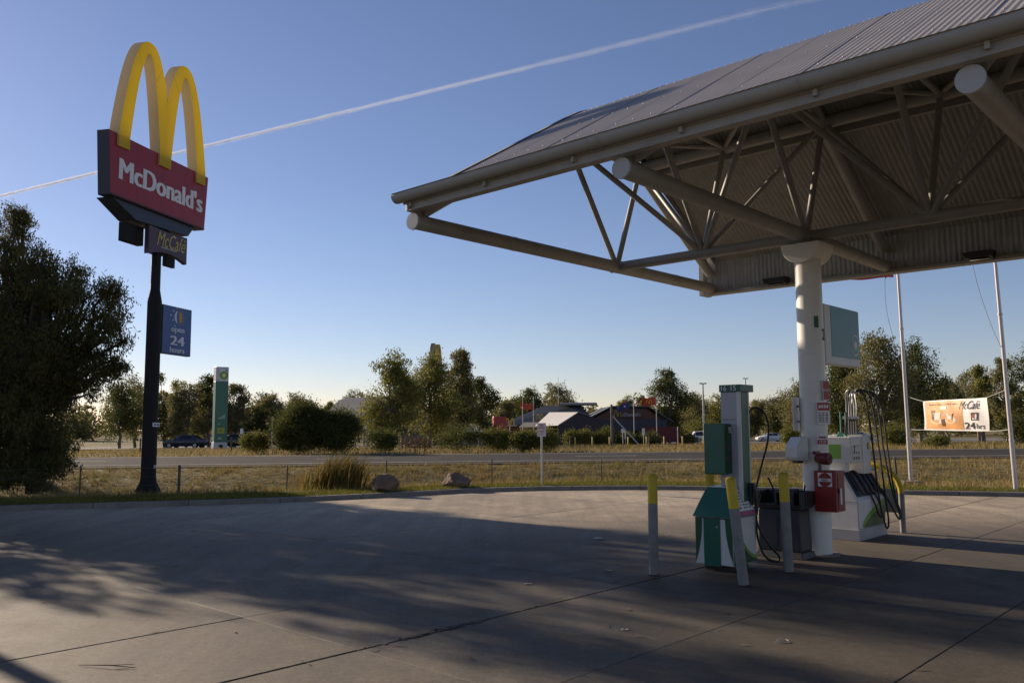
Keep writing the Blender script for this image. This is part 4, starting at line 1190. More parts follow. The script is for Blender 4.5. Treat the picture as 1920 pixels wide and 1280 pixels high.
    text('24', 0.62, 0.24, hb, pw, (cx, -0.107, Z(3.92)), bold=0.035, depth=0.004)
    text('hours', 0.62, 0.14, hb, pw, (cx, -0.107, Z(3.68)), bold=0.02, depth=0.004)
    n = 20
    m = MB()
    pts = [(cx + 0.05 + 0.13 * math.sin(math.pi * q / n) * 1.0, -0.109, Z(4.54) + 0.15 * math.cos(math.pi * q / n)) for q in range(n + 1)]
    m.prism(pts, (0, 0.003, 0))
    for k in range(7):
        a = math.pi * (k + 0.5) / 7
        c, s = math.sin(a), math.cos(a)
        m.prism([(cx + 0.05 + c * 0.15, -0.109, Z(4.54) + s * 0.17 - 0.015), (cx + 0.05 + c * 0.24, -0.109, Z(4.54) + s * 0.25), (cx + 0.05 + c * 0.15, -0.109, Z(4.54) + s * 0.17 + 0.015)], (0, 0.003, 0))
    m.build('half_sun', mat('sun_orange', (0.55, 0.30, 0.05), 0.5), hb)
    m = MB()
    o_ = [(cx - 0.0 - 0.15 * math.sin(math.pi * q / n), -0.109, Z(4.54) + 0.16 * math.cos(math.pi * q / n)) for q in range(n + 1)]
    i_ = [(cx - 0.0 - 0.07 * math.sin(math.pi * q / n), -0.109, Z(4.54) + 0.16 * math.cos(math.pi * q / n)) for q in range(n, -1, -1)]
    m.prism(o_ + i_[1:-1], (0, 0.003, 0)); m.build('half_moon', pw, hb)
    for dx, dz in ((-0.2, 0.14), (-0.3, 0.02), (-0.2, -0.1), (-0.12, -0.24), (-0.06, 0.24)):
        m = MB(); m.prism([(cx + dx + 0.025 * math.cos(q * math.pi / 3), -0.109, Z(4.54) + dz + 0.025 * math.sin(q * math.pi / 3)) for q in range(6)], (0, 0.003, 0)); m.build('star', pw, hb)
    for z in (3.7, 4.65):
        m = MB(); m.box(0.1, hb0 + 0.02, -0.07, -0.01, Z(z) - 0.04, Z(z) + 0.04); m.build('board_arm', dark_pole, p)
make_pylon()

def make_far_pylon():
    p = root('price_pylon', 'tall green and white price pylon with sunburst emblem across the road', 'sign', (-25.6, 75, ground_z(-25.6, 75)), R(38))
    gr = mat('pylon_green', (0.006, 0.115, 0.072), 0.35, var=0.06)
    gd = mat('pylon_green_face', (0.012, 0.125, 0.075), 0.3, var=0.12, scale=1)
    pg = mat('pylon_grey', (0.5, 0.51, 0.52), 0.4, var=0.06)
    W, D = 1.12, 0.62
    m = MB(); m.box(-W / 2 * 1.06, W / 2 * 1.06, -D / 2, D / 2, -0.1, 0.62); m.build('plinth', pg, p, bevel=0.02)
    m = MB(); m.box(-0.14, 0.2, -D / 2 - 0.01, -D / 2, 0.05, 0.4); m.build('plinth_door', dark_pole, p)
    m = MB(); m.box(-W / 2, W / 2, -D / 2, D / 2, 0.62, 5.9); m.build('green_shaft', gr, p, bevel=0.02)
    m = MB(); m.box(-W / 2 + 0.05, W / 2 - 0.03, -D / 2 - 0.012, -D / 2, 0.66, 5.88); fc = m.build('front_face', gd, p)
    m = MB(); m.box(-W / 2, W / 2, -D / 2, D / 2, 5.9, 7.18); top = m.build('white_head', pg, p, bevel=0.03)
    m = MB(); m.box(-0.24, 0.5, -D / 2 - 0.012, -D / 2, 5.96, 7.02); m.build('emblem_panel', mat('panel_white', (0.62, 0.63, 0.62), 0.4), top)
    sunburst(top, (0.13, -D / 2 - 0.014, 6.45), 0.4, '-y')
    text('bp', 0.2, 0.22, top, gr, (0.36, -D / 2 - 0.016, 6.9), bold=0.02)
    m = MB(); m.box(-0.34, 0.3, -D / 2 - 0.02, -D / 2 - 0.012, 1.38, 1.86); m.build('price_flag', mat('flag_lime', (0.3, 0.33, 0.03), 0.45), fc)
    text('shop', 0.34, 0.16, fc, gd, (-0.08, -D / 2 - 0.022, 1.64))
    m = MB(); n = 14
    m.prism([(-0.3, -D / 2 - 0.02, 2.62)] + [(-0.3 + 0.62 * q / n, -D / 2 - 0.02, 2.72 + 0.3 * math.sin(q / n * 1.6) ** 2) for q in range(n + 1)] + [(0.3, -D / 2 - 0.02, 2.66)], (0, 0.006, 0)); m.build('swirl', mat('swirl_grey', (0.25, 0.36, 0.3), 0.4), fc)
    m = MB(); m.box(-0.27, -0.14, -D / 2 - 0.02, -D / 2 - 0.012, 2.12, 2.25); m.box(-0.27, 0.06, -D / 2 - 0.02, -D / 2 - 0.012, 0.86, 1.05); m.build('small_logo', mat('swirl_grey', (0.25, 0.36, 0.3), 0.4), fc)
make_far_pylon()

def make_far_arches():
    z0 = ground_z(-9.6, 105)
    p = root('far_arches_sign', 'distant yellow twin arches sign seen nearly edge on above the central gums', 'sign', (-9.6, 105, z0), R(74))
    m = MB(); m.lathe([(0.25, -0.1), (0.25, 5.0), (0.16, 5.4), (0.16, 7.6)], n=14); m.build('pole', dark_pole, p, smooth=True)
    m = MB(); m.box(-2.2, 2.2, -0.3, 0.15, 7.3, 9.0); m.build('name_panel', sign_red, p, bevel=0.03)
    build_arches(p, 4.4, 3.55, 0.3, -0.36, 0.02, 9.0, side=mat('arch_grey_side', (0.3, 0.27, 0.16), 0.5))
make_far_arches()

# parking sign in the foreground verge
def parking_sign():
    x, y = 0.78, 22.95
    p = root('parking_sign', 'small white parking notice on a thin post at the kerb', 'sign', (x, y, 0.09))
    m = MB(); m.tube([(0, 0, -0.1), (0, 0, 1.62)], 0.026, 12); m.build('post', galv, p, smooth=True)
    m = MB(); m.box(-0.115, 0.115, -0.042, -0.034, 1.30, 1.66); pl = m.build('plate', mat('plate_white', (0.55, 0.53, 0.55), 0.45, var=0.08), p, bevel=0.002)
    rp = mat('red_print', (0.42, 0.03, 0.025), 0.5)
    text('NO', 0.09, 0.05, pl, rp, (0, -0.043, 1.60), bold=0.02, depth=0.002)
    text('PARKING', 0.17, 0.04, pl, rp, (0, -0.043, 1.53), bold=0.01, depth=0.002)
    m = MB(); m.box(-0.07, 0.07, -0.045, -0.043, 1.44, 1.455); m.box(-0.05, 0.05, -0.045, -0.043, 1.40, 1.412); m.box(-0.06, 0.04, -0.045, -0.043, 1.35, 1.362); m.build('print', rp, pl)
parking_sign()

# flagpoles, banner
def flagpoles():
    pm = mat('pole_silver', (0.52, 0.48, 0.47), 0.35, metal=0.3, var=0.08)
    A, B = Vector((10.8, 23.4, 0.09)), Vector((11.85, 20.35, 0.09))
    for P, lb, foot, lean in ((A, 'silver flagpole on a square footing holding the left end of the banner', True, R(-0.7)), (B, 'silver flagpole holding the right end of the banner', False, R(-1.6))):
        p = root('flagpole', lb, 'flagpole', P, group='silver flagpoles by the kerb')
        p.rotation_euler = (0, lean, 0)
        m = MB(); m.lathe([(0.054, -0.15), (0.053, 1.2)], n=16); m.build('lower_tube', pm, p, smooth=True)
        m = MB(); m.lathe([(0.048, 1.2), (0.046, 4.2)], n=16); m.build('middle_tube', pm, p, smooth=True)
        m = MB(); m.lathe([(0.042, 4.2), (0.035, 8.2), (0.042, 8.25), (0.0, 8.3)], n=16); m.build('upper_tube', pm, p, smooth=True)
        for z in (1.2, 4.2):
            m = MB(); m.lathe([(0.057, z - 0.03), (0.057, z + 0.02)], n=16); m.build('joint_ring', pm, p, smooth=True)
        if foot:
            m = MB(); m.box(-0.28, 0.24, -0.22, 0.22, -0.1, 0.05); m.build('footing', kerb_conc, p, bevel=0.01)
        rp = mat('halyard', (0.35, 0.35, 0.33), 0.8)
        m = MB(); m.tube(smooth_path([(-0.05, -0.02, 8.1), (-0.30, -0.05, 6.6), (-0.42, -0.06, 5.0), (-0.28, -0.05, 4.0), (-0.06, -0.02, 3.0)] if foot else [(-0.05, 0, 8.1), (-0.62, -0.05, 6.5), (-0.55, -0.05, 5.2), (-0.3, -0.03, 4.1), (-0.05, 0, 3.4)], 6), 0.006, 5); m.build('halyard', rp, p)
        for q in ((-0.33, -0.05, 6.1), (-0.38, -0.05, 5.6)) if foot else ((-0.6, -0.05, 6.2),):
            m = MB(); m.tube([q, (q[0] + 0.01, q[1], q[2] + 0.09)], 0.02, 6); m.build('halyard_clip', black_plastic, p)
    # flags hidden high behind the canopy
    fm = mat('red_flag', (0.5, 0.04, 0.05), 0.7, var=0.1)
    def wavy(x0, y0, dx, dy, z0, z1, n=12, amp=0.08):
        rows = []
        for q in np.linspace(0, 1, n):
            o = amp * math.sin(q * 9)
            rows.append([(x0 + dx * q - dy * o, y0 + dy * q + dx * o, z0 + (z1 - z0) * k - 0.06 * q) for k in np.linspace(0, 1, 5)])
        m = MB(); m.grid(rows); return m
    o = wavy(10.6, 23.4, -1.5, 0.2, 5.72, 6.6).build('flag', fm, recalc=False, smooth=True); tag(o, 'pinkish red flag hanging just below the canopy fascia', 'flag')
    # banner
    d = (B - A); d.z = 0; Ln = d.length; u = d / Ln
    ang = math.atan2(u.y, u.x)
    c = A + d * 0.485
    b = root('banner', 'orange and white coffee banner strung between two flagpoles', 'banner', (c.x, c.y, 0.0), ang)
    bw, z0, z1 = 2.02, 1.50, 2.29
    def surf(s, t, off=0.0):
        x = (s - 0.5) * bw
        y = 0.02 * math.sin(s * 7 + t * 2) + 0.012 * math.sin(s * 19 + t * 5) - 0.05 * math.sin(math.pi * t) * math.sin(math.pi * s)
        zz = z0 + (z1 - z0) * t + 0.03 * (s - 0.5) * (2 * t - 1) - 0.012 * math.sin(math.pi * s) * (1 if t < 0.5 else -1) * 0
        return Vector((x, y - off, zz))
    def patch(nm, mt, s0, s1, t0, t1, off, n=24, k=10, parent=None, mask=None):
        m = MB(); m.grid([[surf(s0 + (s1 - s0) * i / n, t0 + (t1 - t0) * j / k, off) for j in range(k + 1)] for i in range(n + 1)])
        return m.build(nm, mt, parent or b, smooth=True, recalc=False)
    def poly2(nm, mt, pts, off, parent):
        m = MB(); m.poly([surf(s, t, off) for s, t in pts]); return m.build(nm, mt, parent, recalc=False)
    vin = mat('banner_vinyl', (0.82, 0.78, 0.74), 0.55, var=0.05, scale=4)
    sh = patch('sheet', vin, 0, 1, 0, 1, 0.0)
    patch('orange_print', mat('banner_orange', (0.68, 0.33, 0.12), 0.5, var=0.35, scale=2.2), 0.03, 0.655, 0.035, 0.965, 0.003, parent=sh)
    wp = mat('cup_white', (0.7, 0.64, 0.55), 0.5, var=0.12, scale=8)
    br = mat('coffee_brown', (0.13, 0.055, 0.025), 0.5, var=0.3, scale=10)
    lt = mat('latte_tan', (0.5, 0.27, 0.15), 0.5, var=0.2, scale=8)
    def ell(cx, cy, rx, ry, n=22): return [(cx + rx * math.cos(2 * math.pi * q / n), cy + ry * math.sin(2 * math.pi * q / n)) for q in range(n)]
    poly2('saucer', wp, ell(0.22, 0.31, 0.105, 0.10), 0.006, sh); poly2('saucer', wp, ell(0.455, 0.34, 0.10, 0.105), 0.006, sh)
    poly2('cup', wp, [(0.16, 0.58), (0.30, 0.58), (0.27, 0.34), (0.19, 0.34)], 0.008, sh); poly2('cup', wp, [(0.40, 0.56), (0.52, 0.56), (0.50, 0.36), (0.42, 0.36)], 0.008, sh)
    poly2('cup_shadow', br, ell(0.165, 0.42, 0.02, 0.08), 0.010, sh); poly2('cup_shadow', br, [(0.50, 0.54), (0.52, 0.56), (0.50, 0.38), (0.485, 0.36)], 0.010, sh)
    poly2('glass', lt, [(0.30, 0.78), (0.41, 0.78), (0.395, 0.46), (0.315, 0.46)], 0.008, sh); poly2('froth', wp, [(0.30, 0.78), (0.41, 0.78), (0.405, 0.68), (0.305, 0.68)], 0.010, sh)
    poly2('glass', br, [(0.135, 0.66), (0.205, 0.66), (0.195, 0.5), (0.145, 0.5)], 0.008, sh)
    poly2('glass', br, [(0.295, 0.38), (0.365, 0.38), (0.355, 0.14), (0.305, 0.14)], 0.012, sh); poly2('froth', lt, [(0.293, 0.40), (0.367, 0.40), (0.366, 0.36), (0.294, 0.36)], 0.014, sh)
    dk = mat('banner_black', (0.02, 0.018, 0.016), 0.5)
    def btext(s, w, h, sc, tc_, mt, bold, shear=0.0):
        o = text(s, w, h, sh, mt, (0, 0, 0), bold=bold, depth=0.002, shear=shear)
        for v in o.data.vertices:
            q = surf(sc + v.co.x / bw, tc_ + v.co.z / (z1 - z0), 0.006 - v.co.y)
            v.co = q
    btext('McCaf\u00e9', 0.60, 0.2, 0.745, 0.80, dk, 0.0, 0.5)
    btext('24', 0.31, 0.16, 0.745, 0.16, dk, 0.025)
    btext('hrs', 0.22, 0.13, 0.895, 0.145, dk, 0.0)
    btext('Rainforest Alliance Certified coffee', 0.93, 0.045, 0.33, 0.86, mat('banner_brown_print', (0.3, 0.12, 0.03), 0.5), 0.0)
    poly2('emblem', dk, [(0.77, 0.32), (0.87, 0.32), (0.87, 0.56), (0.77, 0.56)], 0.006, sh)
    poly2('frog_mark', mat('mark_red', (0.35, 0.06, 0.05), 0.5), ell(0.80, 0.46, 0.022, 0.07), 0.009, sh)
    poly2('frog_mark', vin, ell(0.835, 0.45, 0.012, 0.08), 0.009, sh)
    # cords
    cm = mat('cord', (0.55, 0.55, 0.52), 0.8)
    ia, ib = Vector((-Ln * 0.485, 0, 0)), Vector((Ln * 0.515, 0, 0))
    for nm, p0, p1 in (('cord', surf(0, 1), ia + Vector((0.03, 0, 2.42))), ('cord', surf(0, 0), ia + Vector((0.05, 0, 1.53))), ('cord', surf(1, 1), ib + Vector((-0.08, 0, 2.48))), ('cord', surf(1, 0), ib + Vector((-0.04, 0, 1.53)))):
        m = MB(); m.tube([p0, p0.lerp(p1, 0.5) + Vector((0, 0, -0.01)), p1], 0.008, 5); m.build(nm, cm, b)
    m = MB(); m.tube([surf(s, 0, 0.004) + Vector((0, 0, -0.004)) for s in np.linspace(0, 1, 12)], 0.01, 5); m.build('hem_rope', cm, b)
flagpoles()

# shade pole just outside the left edge of the picture
def lamp_post():
    p = root('yard_lamp_post', 'grey yard lamp post left of the picture casting a thin shadow at lower left', 'lamp post', (-12.2, 13.8, 0))
    m = MB(); m.lathe([(0.11, 0), (0.09, 5.6)], n=14); m.build('post', galv, p, smooth=True)
    m = MB(); m.box(-0.2, 0.55, -0.12, 0.12, 5.55, 5.68); m.build('lamp_head', pump_grey, p, bevel=0.02)
lamp_post()
# ================================================================== trees, shrubs, grass
bark_gum = mat('gum_bark', (0.20, 0.165, 0.125), 0.9, var=0.4, scale=2.5, bump=0.5, bscale=12)
bark_dark = mat('dark_bark', (0.07, 0.055, 0.042), 0.9, var=0.35, scale=3, bump=0.5, bscale=12)
leaf_near = leaf_mat('gum_leaf_near', (0.1, 0.102, 0.046), 0.35, 0.4, 0.7)
leaf_olive = leaf_mat('gum_leaf_olive', (0.175, 0.182, 0.064), 0.35, 0.4, 0.35)
leaf_grey = leaf_mat('gum_leaf_grey', (0.165, 0.165, 0.088), 0.35, 0.4, 0.3)
leaf_dark = leaf_mat('dark_leaf', (0.085, 0.098, 0.036), 0.35, 0.35, 0.4)
leaf_bush = leaf_mat('bush_leaf', (0.14, 0.15, 0.048), 0.35, 0.35, 0.6)

def leaves(rs, C, Rad, n, L, Wd, droop=0.6, shell=0.55, clump=7, spread=0.16):
    """n leaves spread through an ellipsoid in small clumps; returns (verts, quads)"""
    nc = max(1, n // clump)
    d = rs.normal(size=(nc, 3)); d /= np.linalg.norm(d, axis=1)[:, None]
    r = shell + (1 - shell) * rs.random(nc) ** 0.6
    r = np.where(rs.random(nc) < 0.25, rs.random(nc) ** 0.5, r)
    # uneven outline: stretch radius by low frequency bumps
    bump = 1 + 0.16 * np.sin(3.1 * d[:, 0] * 2 + C[0]) + 0.14 * np.sin(4.3 * d[:, 2] * 2 + C[1]) + 0.1 * np.sin(5.7 * d[:, 1] * 2 + C[2])
    cc = np.array(C) + d * (r * bump)[:, None] * np.array(Rad)
    idx = np.repeat(np.arange(nc), clump)[:n]
    sp = min(Rad) * spread + L * 0.45
    P = cc[idx] + rs.normal(size=(len(idx), 3)) * sp * np.array([1, 1, 0.8])
    m = len(P)
    dirv = rs.normal(size=(m, 3)); dirv[:, 2] -= droop * 2
    dirv /= np.linalg.norm(dirv, axis=1)[:, None]
    sd = np.cross(dirv, rs.normal(size=(m, 3))); sd /= np.linalg.norm(sd, axis=1)[:, None] + 1e-9
    l = L * (0.6 + 0.8 * rs.random(m))[:, None]; w = Wd * (0.6 + 0.8 * rs.random(m))[:, None]
    A = P - dirv * l / 2; Bv = P + sd * w / 2; Cv = P + dirv * l / 2; D = P - sd * w / 2
    V = np.stack([A, Bv, Cv, D], 1).reshape(-1, 3)
    F = np.arange(m * 4).reshape(-1, 4)
    return V, F

def join_vf(parts):
    V, F, o = [], [], 0
    for v, f in parts:
        V.append(v); F.append(f + o); o += len(v)
    return np.concatenate(V), np.concatenate(F)

def limb(mb, rng, a, b, r0, r1, n=7, wob=0.06):
    a, b = Vector(a), Vector(b)
    L = (b - a).length
    pts, rr = [], []
    k = 6
    for i in range(k + 1):
        t = i / k
        p = a.lerp(b, t) + Vector((rng.gauss(0, 1), rng.gauss(0, 1), rng.gauss(0, 0.5))) * wob * L * math.sin(math.pi * t)
        pts.append(p); rr.append(r0 + (r1 - r0) * t)
    mb.tube(pts, rr, n)
    return pts

def make_tree(name, label, x, y, blobs, leafm, barkm, nleaf, L, Wd, trunk_r, seed, group=None, clump=7, forks=True, z=None, cat='tree', droop=0.6, base=None):
    """blobs: (dx, dy, z, rx, ry, rz) relative to the tree's foot"""
    z0 = ground_z(x, y) if z is None else z
    t = root(name, label, cat, (x, y, z0), group=group)
    rs = np.random.RandomState(seed); rng = random.Random(seed)
    vol = [b[3] * b[5] for b in blobs]; tot = sum(vol)
    parts = [leaves(rs, b[:3], b[3:], max(20, int(nleaf * v / tot)), L, Wd, droop, clump=clump) for b, v in zip(blobs, vol)]
    V, F = join_vf(parts)
    keep = V[F[:, 0], 2] > 0.03
    F = F[keep]
    link('crown', np_mesh('crown', V, F), leafm, t)
    mb = MB()
    top = max(b[2] for b in blobs)
    fork = Vector(base) if base else Vector((rng.uniform(-.15, .15), rng.uniform(-.15, .15), min(0.38 * top, top * 0.5)))
    limb(mb, rng, (0, 0, -0.15), fork, trunk_r, trunk_r * 0.8, 9, 0.03)
    for b in blobs:
        if b[2] > fork.z * 0.7:
            pts = limb(mb, rng, fork, (b[0], b[1], b[2] + b[5] * 0.3), trunk_r * 0.45, trunk_r * 0.08, 6, 0.07)
            for q in range(3):
                s = pts[rng.randint(2, 5)]
                d = Vector((rng.uniform(-1, 1) * b[3], rng.uniform(-1, 1) * b[4], rng.uniform(0.0, 1) * b[5])) * 0.75
                limb(mb, rng, s, s + d, trunk_r * 0.16, trunk_r * 0.03, 5, 0.1)
    mb.build('trunk', barkm, t, smooth=True, recalc=False)
    return t

def lobes(blobs, seed, k=7, f=0.44, core=0.7):
    rng = random.Random(seed); out = []
    for b in blobs:
        b = (b[0], b[1], b[2], b[3] * 0.86, b[4] * 0.86, b[5] * 0.86)
        out.append((b[0], b[1], b[2], b[3] * core, b[4] * core, b[5] * core))
        for i in range(k):
            d = Vector((rng.gauss(0, 1), rng.gauss(0, 1), rng.gauss(0.15, 1))).normalized()
            s = f * rng.uniform(0.7, 1.2); q = rng.uniform(0.6, 0.95)
            out.append((b[0] + d.x * b[3] * q, b[1] + d.y * b[4] * q, b[2] + d.z * b[5] * q, b[3] * s, b[4] * s, b[5] * s * 0.85))
    return out

# near trees on the left verge
near_main = [(-13.6, 24.0, 4.1, 1.9, 2.0, 2.0), (-12.95, 24.0, 5.75, 1.15, 1.3, 1.1), (-13.9, 24.2, 5.6, 1.2, 1.2, 1.2), (-11.75, 23.6, 5.05, 1.05, 1.2, 1.05), (-11.25, 23.5, 4.1, 0.95, 1.1, 1.0),
             (-11.35, 23.5, 3.05, 0.8, 1.0, 0.8), (-12.4, 23.6, 3.4, 1.1, 1.3, 1.1), (-14.2, 24.0, 2.2, 1.7, 1.8, 1.7), (-12.75, 23.6, 2.1, 1.25, 1.4, 1.15), (-12.2, 23.2, 0.95, 0.45, 0.5, 0.7), (-13.5, 23.3, 0.9, 1.6, 1.2, 0.9),
             (-12.7, 23.4, 1.2, 0.9, 1.0, 0.95), (-14.7, 23.6, 1.2, 1.6, 1.3, 1.2), (-12.95, 23.0, 0.55, 0.9, 0.8, 0.6), (-14.2, 23.2, 0.6, 1.3, 1.0, 0.7)]
fx, fy = -13.4, 24.2
make_tree('gum_tree', 'large dark drooping gum on the near left verge, lowest branches brushing the ground', fx, fy, lobes([(b[0] - fx, b[1] - fy, b[2] - 0.0, *b[3:]) for b in near_main], 31, 8),
          leaf_near, bark_dark, 115000, 0.11, 0.03, 0.24, 11, 'trees left of the forecourt', clump=34, z=0.0, droop=0.9)
fx, fy = -17.2, 30.0
nb = [(-18.0, 30, 8.9, 0.8, 1.0, 1.0), (-18.2, 30, 7.6, 1.2, 1.4, 1.2), (-19.2, 30, 7.0, 1.5, 1.6, 1.6), (-18.8, 30, 4.8, 1.9, 2.0, 2.0), (-18.2, 30, 2.4, 1.9, 1.9, 2.0), (-17.2, 30, 5.4, 1.1, 1.3, 1.2)]
make_tree('gum_tree', 'taller gum rising at the left edge behind the large dark gum', fx, fy, lobes([(b[0] - fx, b[1] - fy, b[2], *b[3:]) for b in nb], 32, 8),
          leaf_near, bark_dark, 60000, 0.13, 0.034, 0.26, 12, 'trees left of the forecourt', clump=34, droop=0.9)

def shade_tree(x, y, h, w, seed, label, n=7000):
    rng = random.Random(seed)
    bl = []
    for k in range(9):
        t = k / 8
        rr = w / 2 * (0.55 + 0.35 * math.sin(math.pi * (0.15 + 0.8 * t)))
        bl.append((rng.uniform(-.3, .3) * w * 0.5, rng.uniform(-.3, .3) * w * 0.5, h * (0.22 + 0.68 * t), rr, rr, h * 0.1 + 0.35))
    make_tree('gum_tree', label, x, y, bl, leaf_near, bark_dark, n, 0.26, 0.085, 0.2, seed, 'trees left of the forecourt', clump=26, droop=0.9)
shade_tree(-21.2, 30.3, 12.6, 3.8, 21, 'tall gum beyond the left edge of the picture, farthest from the forecourt', 11000)
shade_tree(-17.7, 22.5, 9.8, 2.0, 22, 'slim tall gum beyond the left edge of the picture, second from the camera')
shade_tree(-18.7, 21.2, 7.0, 1.7, 25, 'short bushy gum beyond the left edge of the picture, beside the slim one', 7000)
shade_tree(-17.2, 23.4, 8.4, 1.8, 23, 'low gum beyond the left edge of the picture, nearest to the camera')
shade_tree(-18.0, 25.6, 9.9, 2.6, 24, 'broad gum beyond the left edge of the picture between the slim and the farthest one', 7500)

def gum_blobs(style, w, h, seed):
    rng = random.Random(seed)
    bl = []
    if style == 'lanky':
        return [(-w * 0.25, 0, h * 0.90, w * 0.16, w * 0.16, h * 0.07), (w * 0.28, 0.2, h * 0.82, w * 0.15, w * 0.15, h * 0.06), (-w * 0.12, 0, h * 0.68, w * 0.2, w * 0.2, h * 0.06), (w * 0.1, 0, h * 0.5, w * 0.42, w * 0.4, h * 0.14), (-w * 0.2, 0, h * 0.33, w * 0.4, w * 0.4, h * 0.15), (w * 0.15, 0, h * 0.2, w * 0.4, w * 0.4, h * 0.12)]
    n = 15 if style == 'gum' else 20
    lo = 0.25 if style == 'gum' else 0.16
    for k in range(n):
        t = (k + rng.random()) / n
        z = h * (lo + (0.93 - lo) * t)
        env = math.sin(math.pi * min(1, 0.16 + 0.80 * t)) ** 0.7
        a = rng.uniform(0, 6.28); r = w * 0.36 * env * rng.uniform(0.45, 1.05)
        s = w * (0.13 + 0.08 * rng.random()) * (1.25 if style == 'dense' else 1.0) * (0.75 + 0.35 * env)
        bl.append((r * math.cos(a), r * math.sin(a), z, s, s, s * rng.uniform(0.75, 1.15)))
    bl.append((rng.uniform(-.1, .1) * w, 0, h * 0.94 - 0.1, w * 0.13, w * 0.13, h * 0.05))
    return bl

TREES = [
    ('gum', -44.8, 98.0, 5.3, 7.2, 'gum tree half hidden between the near left tree and the dark sign pole'),
    ('lanky', -42.0, 104.0, 3.0, 9.0, 'lanky gum with two small top tufts just right of the sign pole'),
    ('gum', -36.4, 96.0, 3.8, 7.0, 'broad pale trunked gum left of the green pylon'),
    ('gum', -35.3, 100.0, 3.6, 8.2, 'tall gum directly behind the green pylon'),
    ('gum', -30.7, 95.0, 2.7, 7.1, 'gum with ragged crown touching the right edge of the green pylon'),
    ('gum', -32.7, 110.0, 2.9, 5.1, 'low dark tree beside the pylon gum, left of the spindly one'),
    ('gum', -33.4, 118.0, 3.7, 6.7, 'tree with a spindly raised top left of the big round bushes'),
    ('gum', -27.6, 112.0, 3.5, 5.9, 'pale crowned tree showing over the left round bush'),
    ('gum', -29.5, 165.0, 7.0, 9.5, 'flat topped tree behind the curved grey roof'),
    ('gum', -36.3, 170.0, 2.5, 7.8, 'tiny distant treetop over the left end of the grey roof'),
    ('dense', -10.5, 74.0, 3.6, 7.7, 'sunlit olive gum, leftmost of the central clump'),
    ('dense', -7.5, 78.0, 4.3, 7.9, 'gum with an open forked trunk in the middle of the central clump'),
    ('dense', -5.2, 84.0, 2.8, 9.3, 'tallest slim gum on the right of the central clump'),
    ('gum', -3.4, 90.0, 3.6, 7.0, 'dark spreading gum at the right end of the central clump'),
    ('gum', -1.3, 150.0, 4.0, 7.2, 'small tree behind the red sign of the restaurant'),
    ('gum', 2.8, 160.0, 5.3, 9.7, 'round tree behind the left half of the restaurant roof'),
    ('gum', 8.3, 162.0, 6.9, 10.0, 'wide tree rising behind the restaurant roof ridge'),
    ('gum', 24.3, 185.0, 4.8, 8.5, 'distant tree just left of the hanging blue flag'),
    ('gum', 28.5, 185.0, 4.0, 7.9, 'distant tree right of the hanging blue flag'),
    ('dense', 23.4, 128.0, 5.1, 10.8, 'tall dark gum with bubbly crown right of the restaurant'),
    ('gum', 35.3, 165.0, 5.4, 7.5, 'low tree between the tall gum and the twin head lamp post'),
    ('gum', 41.5, 170.0, 7.1, 8.7, 'grey green tree behind the lamp post'),
    ('gum', 49.0, 172.0, 4.8, 7.7, 'tree right of the tall green dispenser post'),
    ('gum', 46.5, 150.0, 4.7, 7.3, 'tree between the dispenser hose and the white column'),
    ('gum', 47.3, 140.0, 6.8, 9.2, 'tall tree partly hidden by the white column'),
    ('dense', 30.5, 78.0, 4.1, 8.3, 'dark domed tree seen over the fuel dispenser'),
    ('dense', 32.2, 74.0, 4.4, 9.2, 'big gum with pale bare branches left of the banner'),
    ('dense', 40.0, 84.0, 4.5, 9.6, 'dark shoulder of trees behind the left end of the banner'),
    ('gum', 50.7, 100.0, 3.6, 7.2, 'lower tree directly above the banner'),
    ('gum', 50.5, 92.0, 2.9, 8.0, 'open crowned tree above the right end of the banner'),
    ('gum', 49.6, 86.0, 2.6, 8.3, 'tree behind the right flagpole'),
    ('gum', 49.0, 80.0, 4.9, 9.1, 'tree cut off by the right edge of the picture'),
]
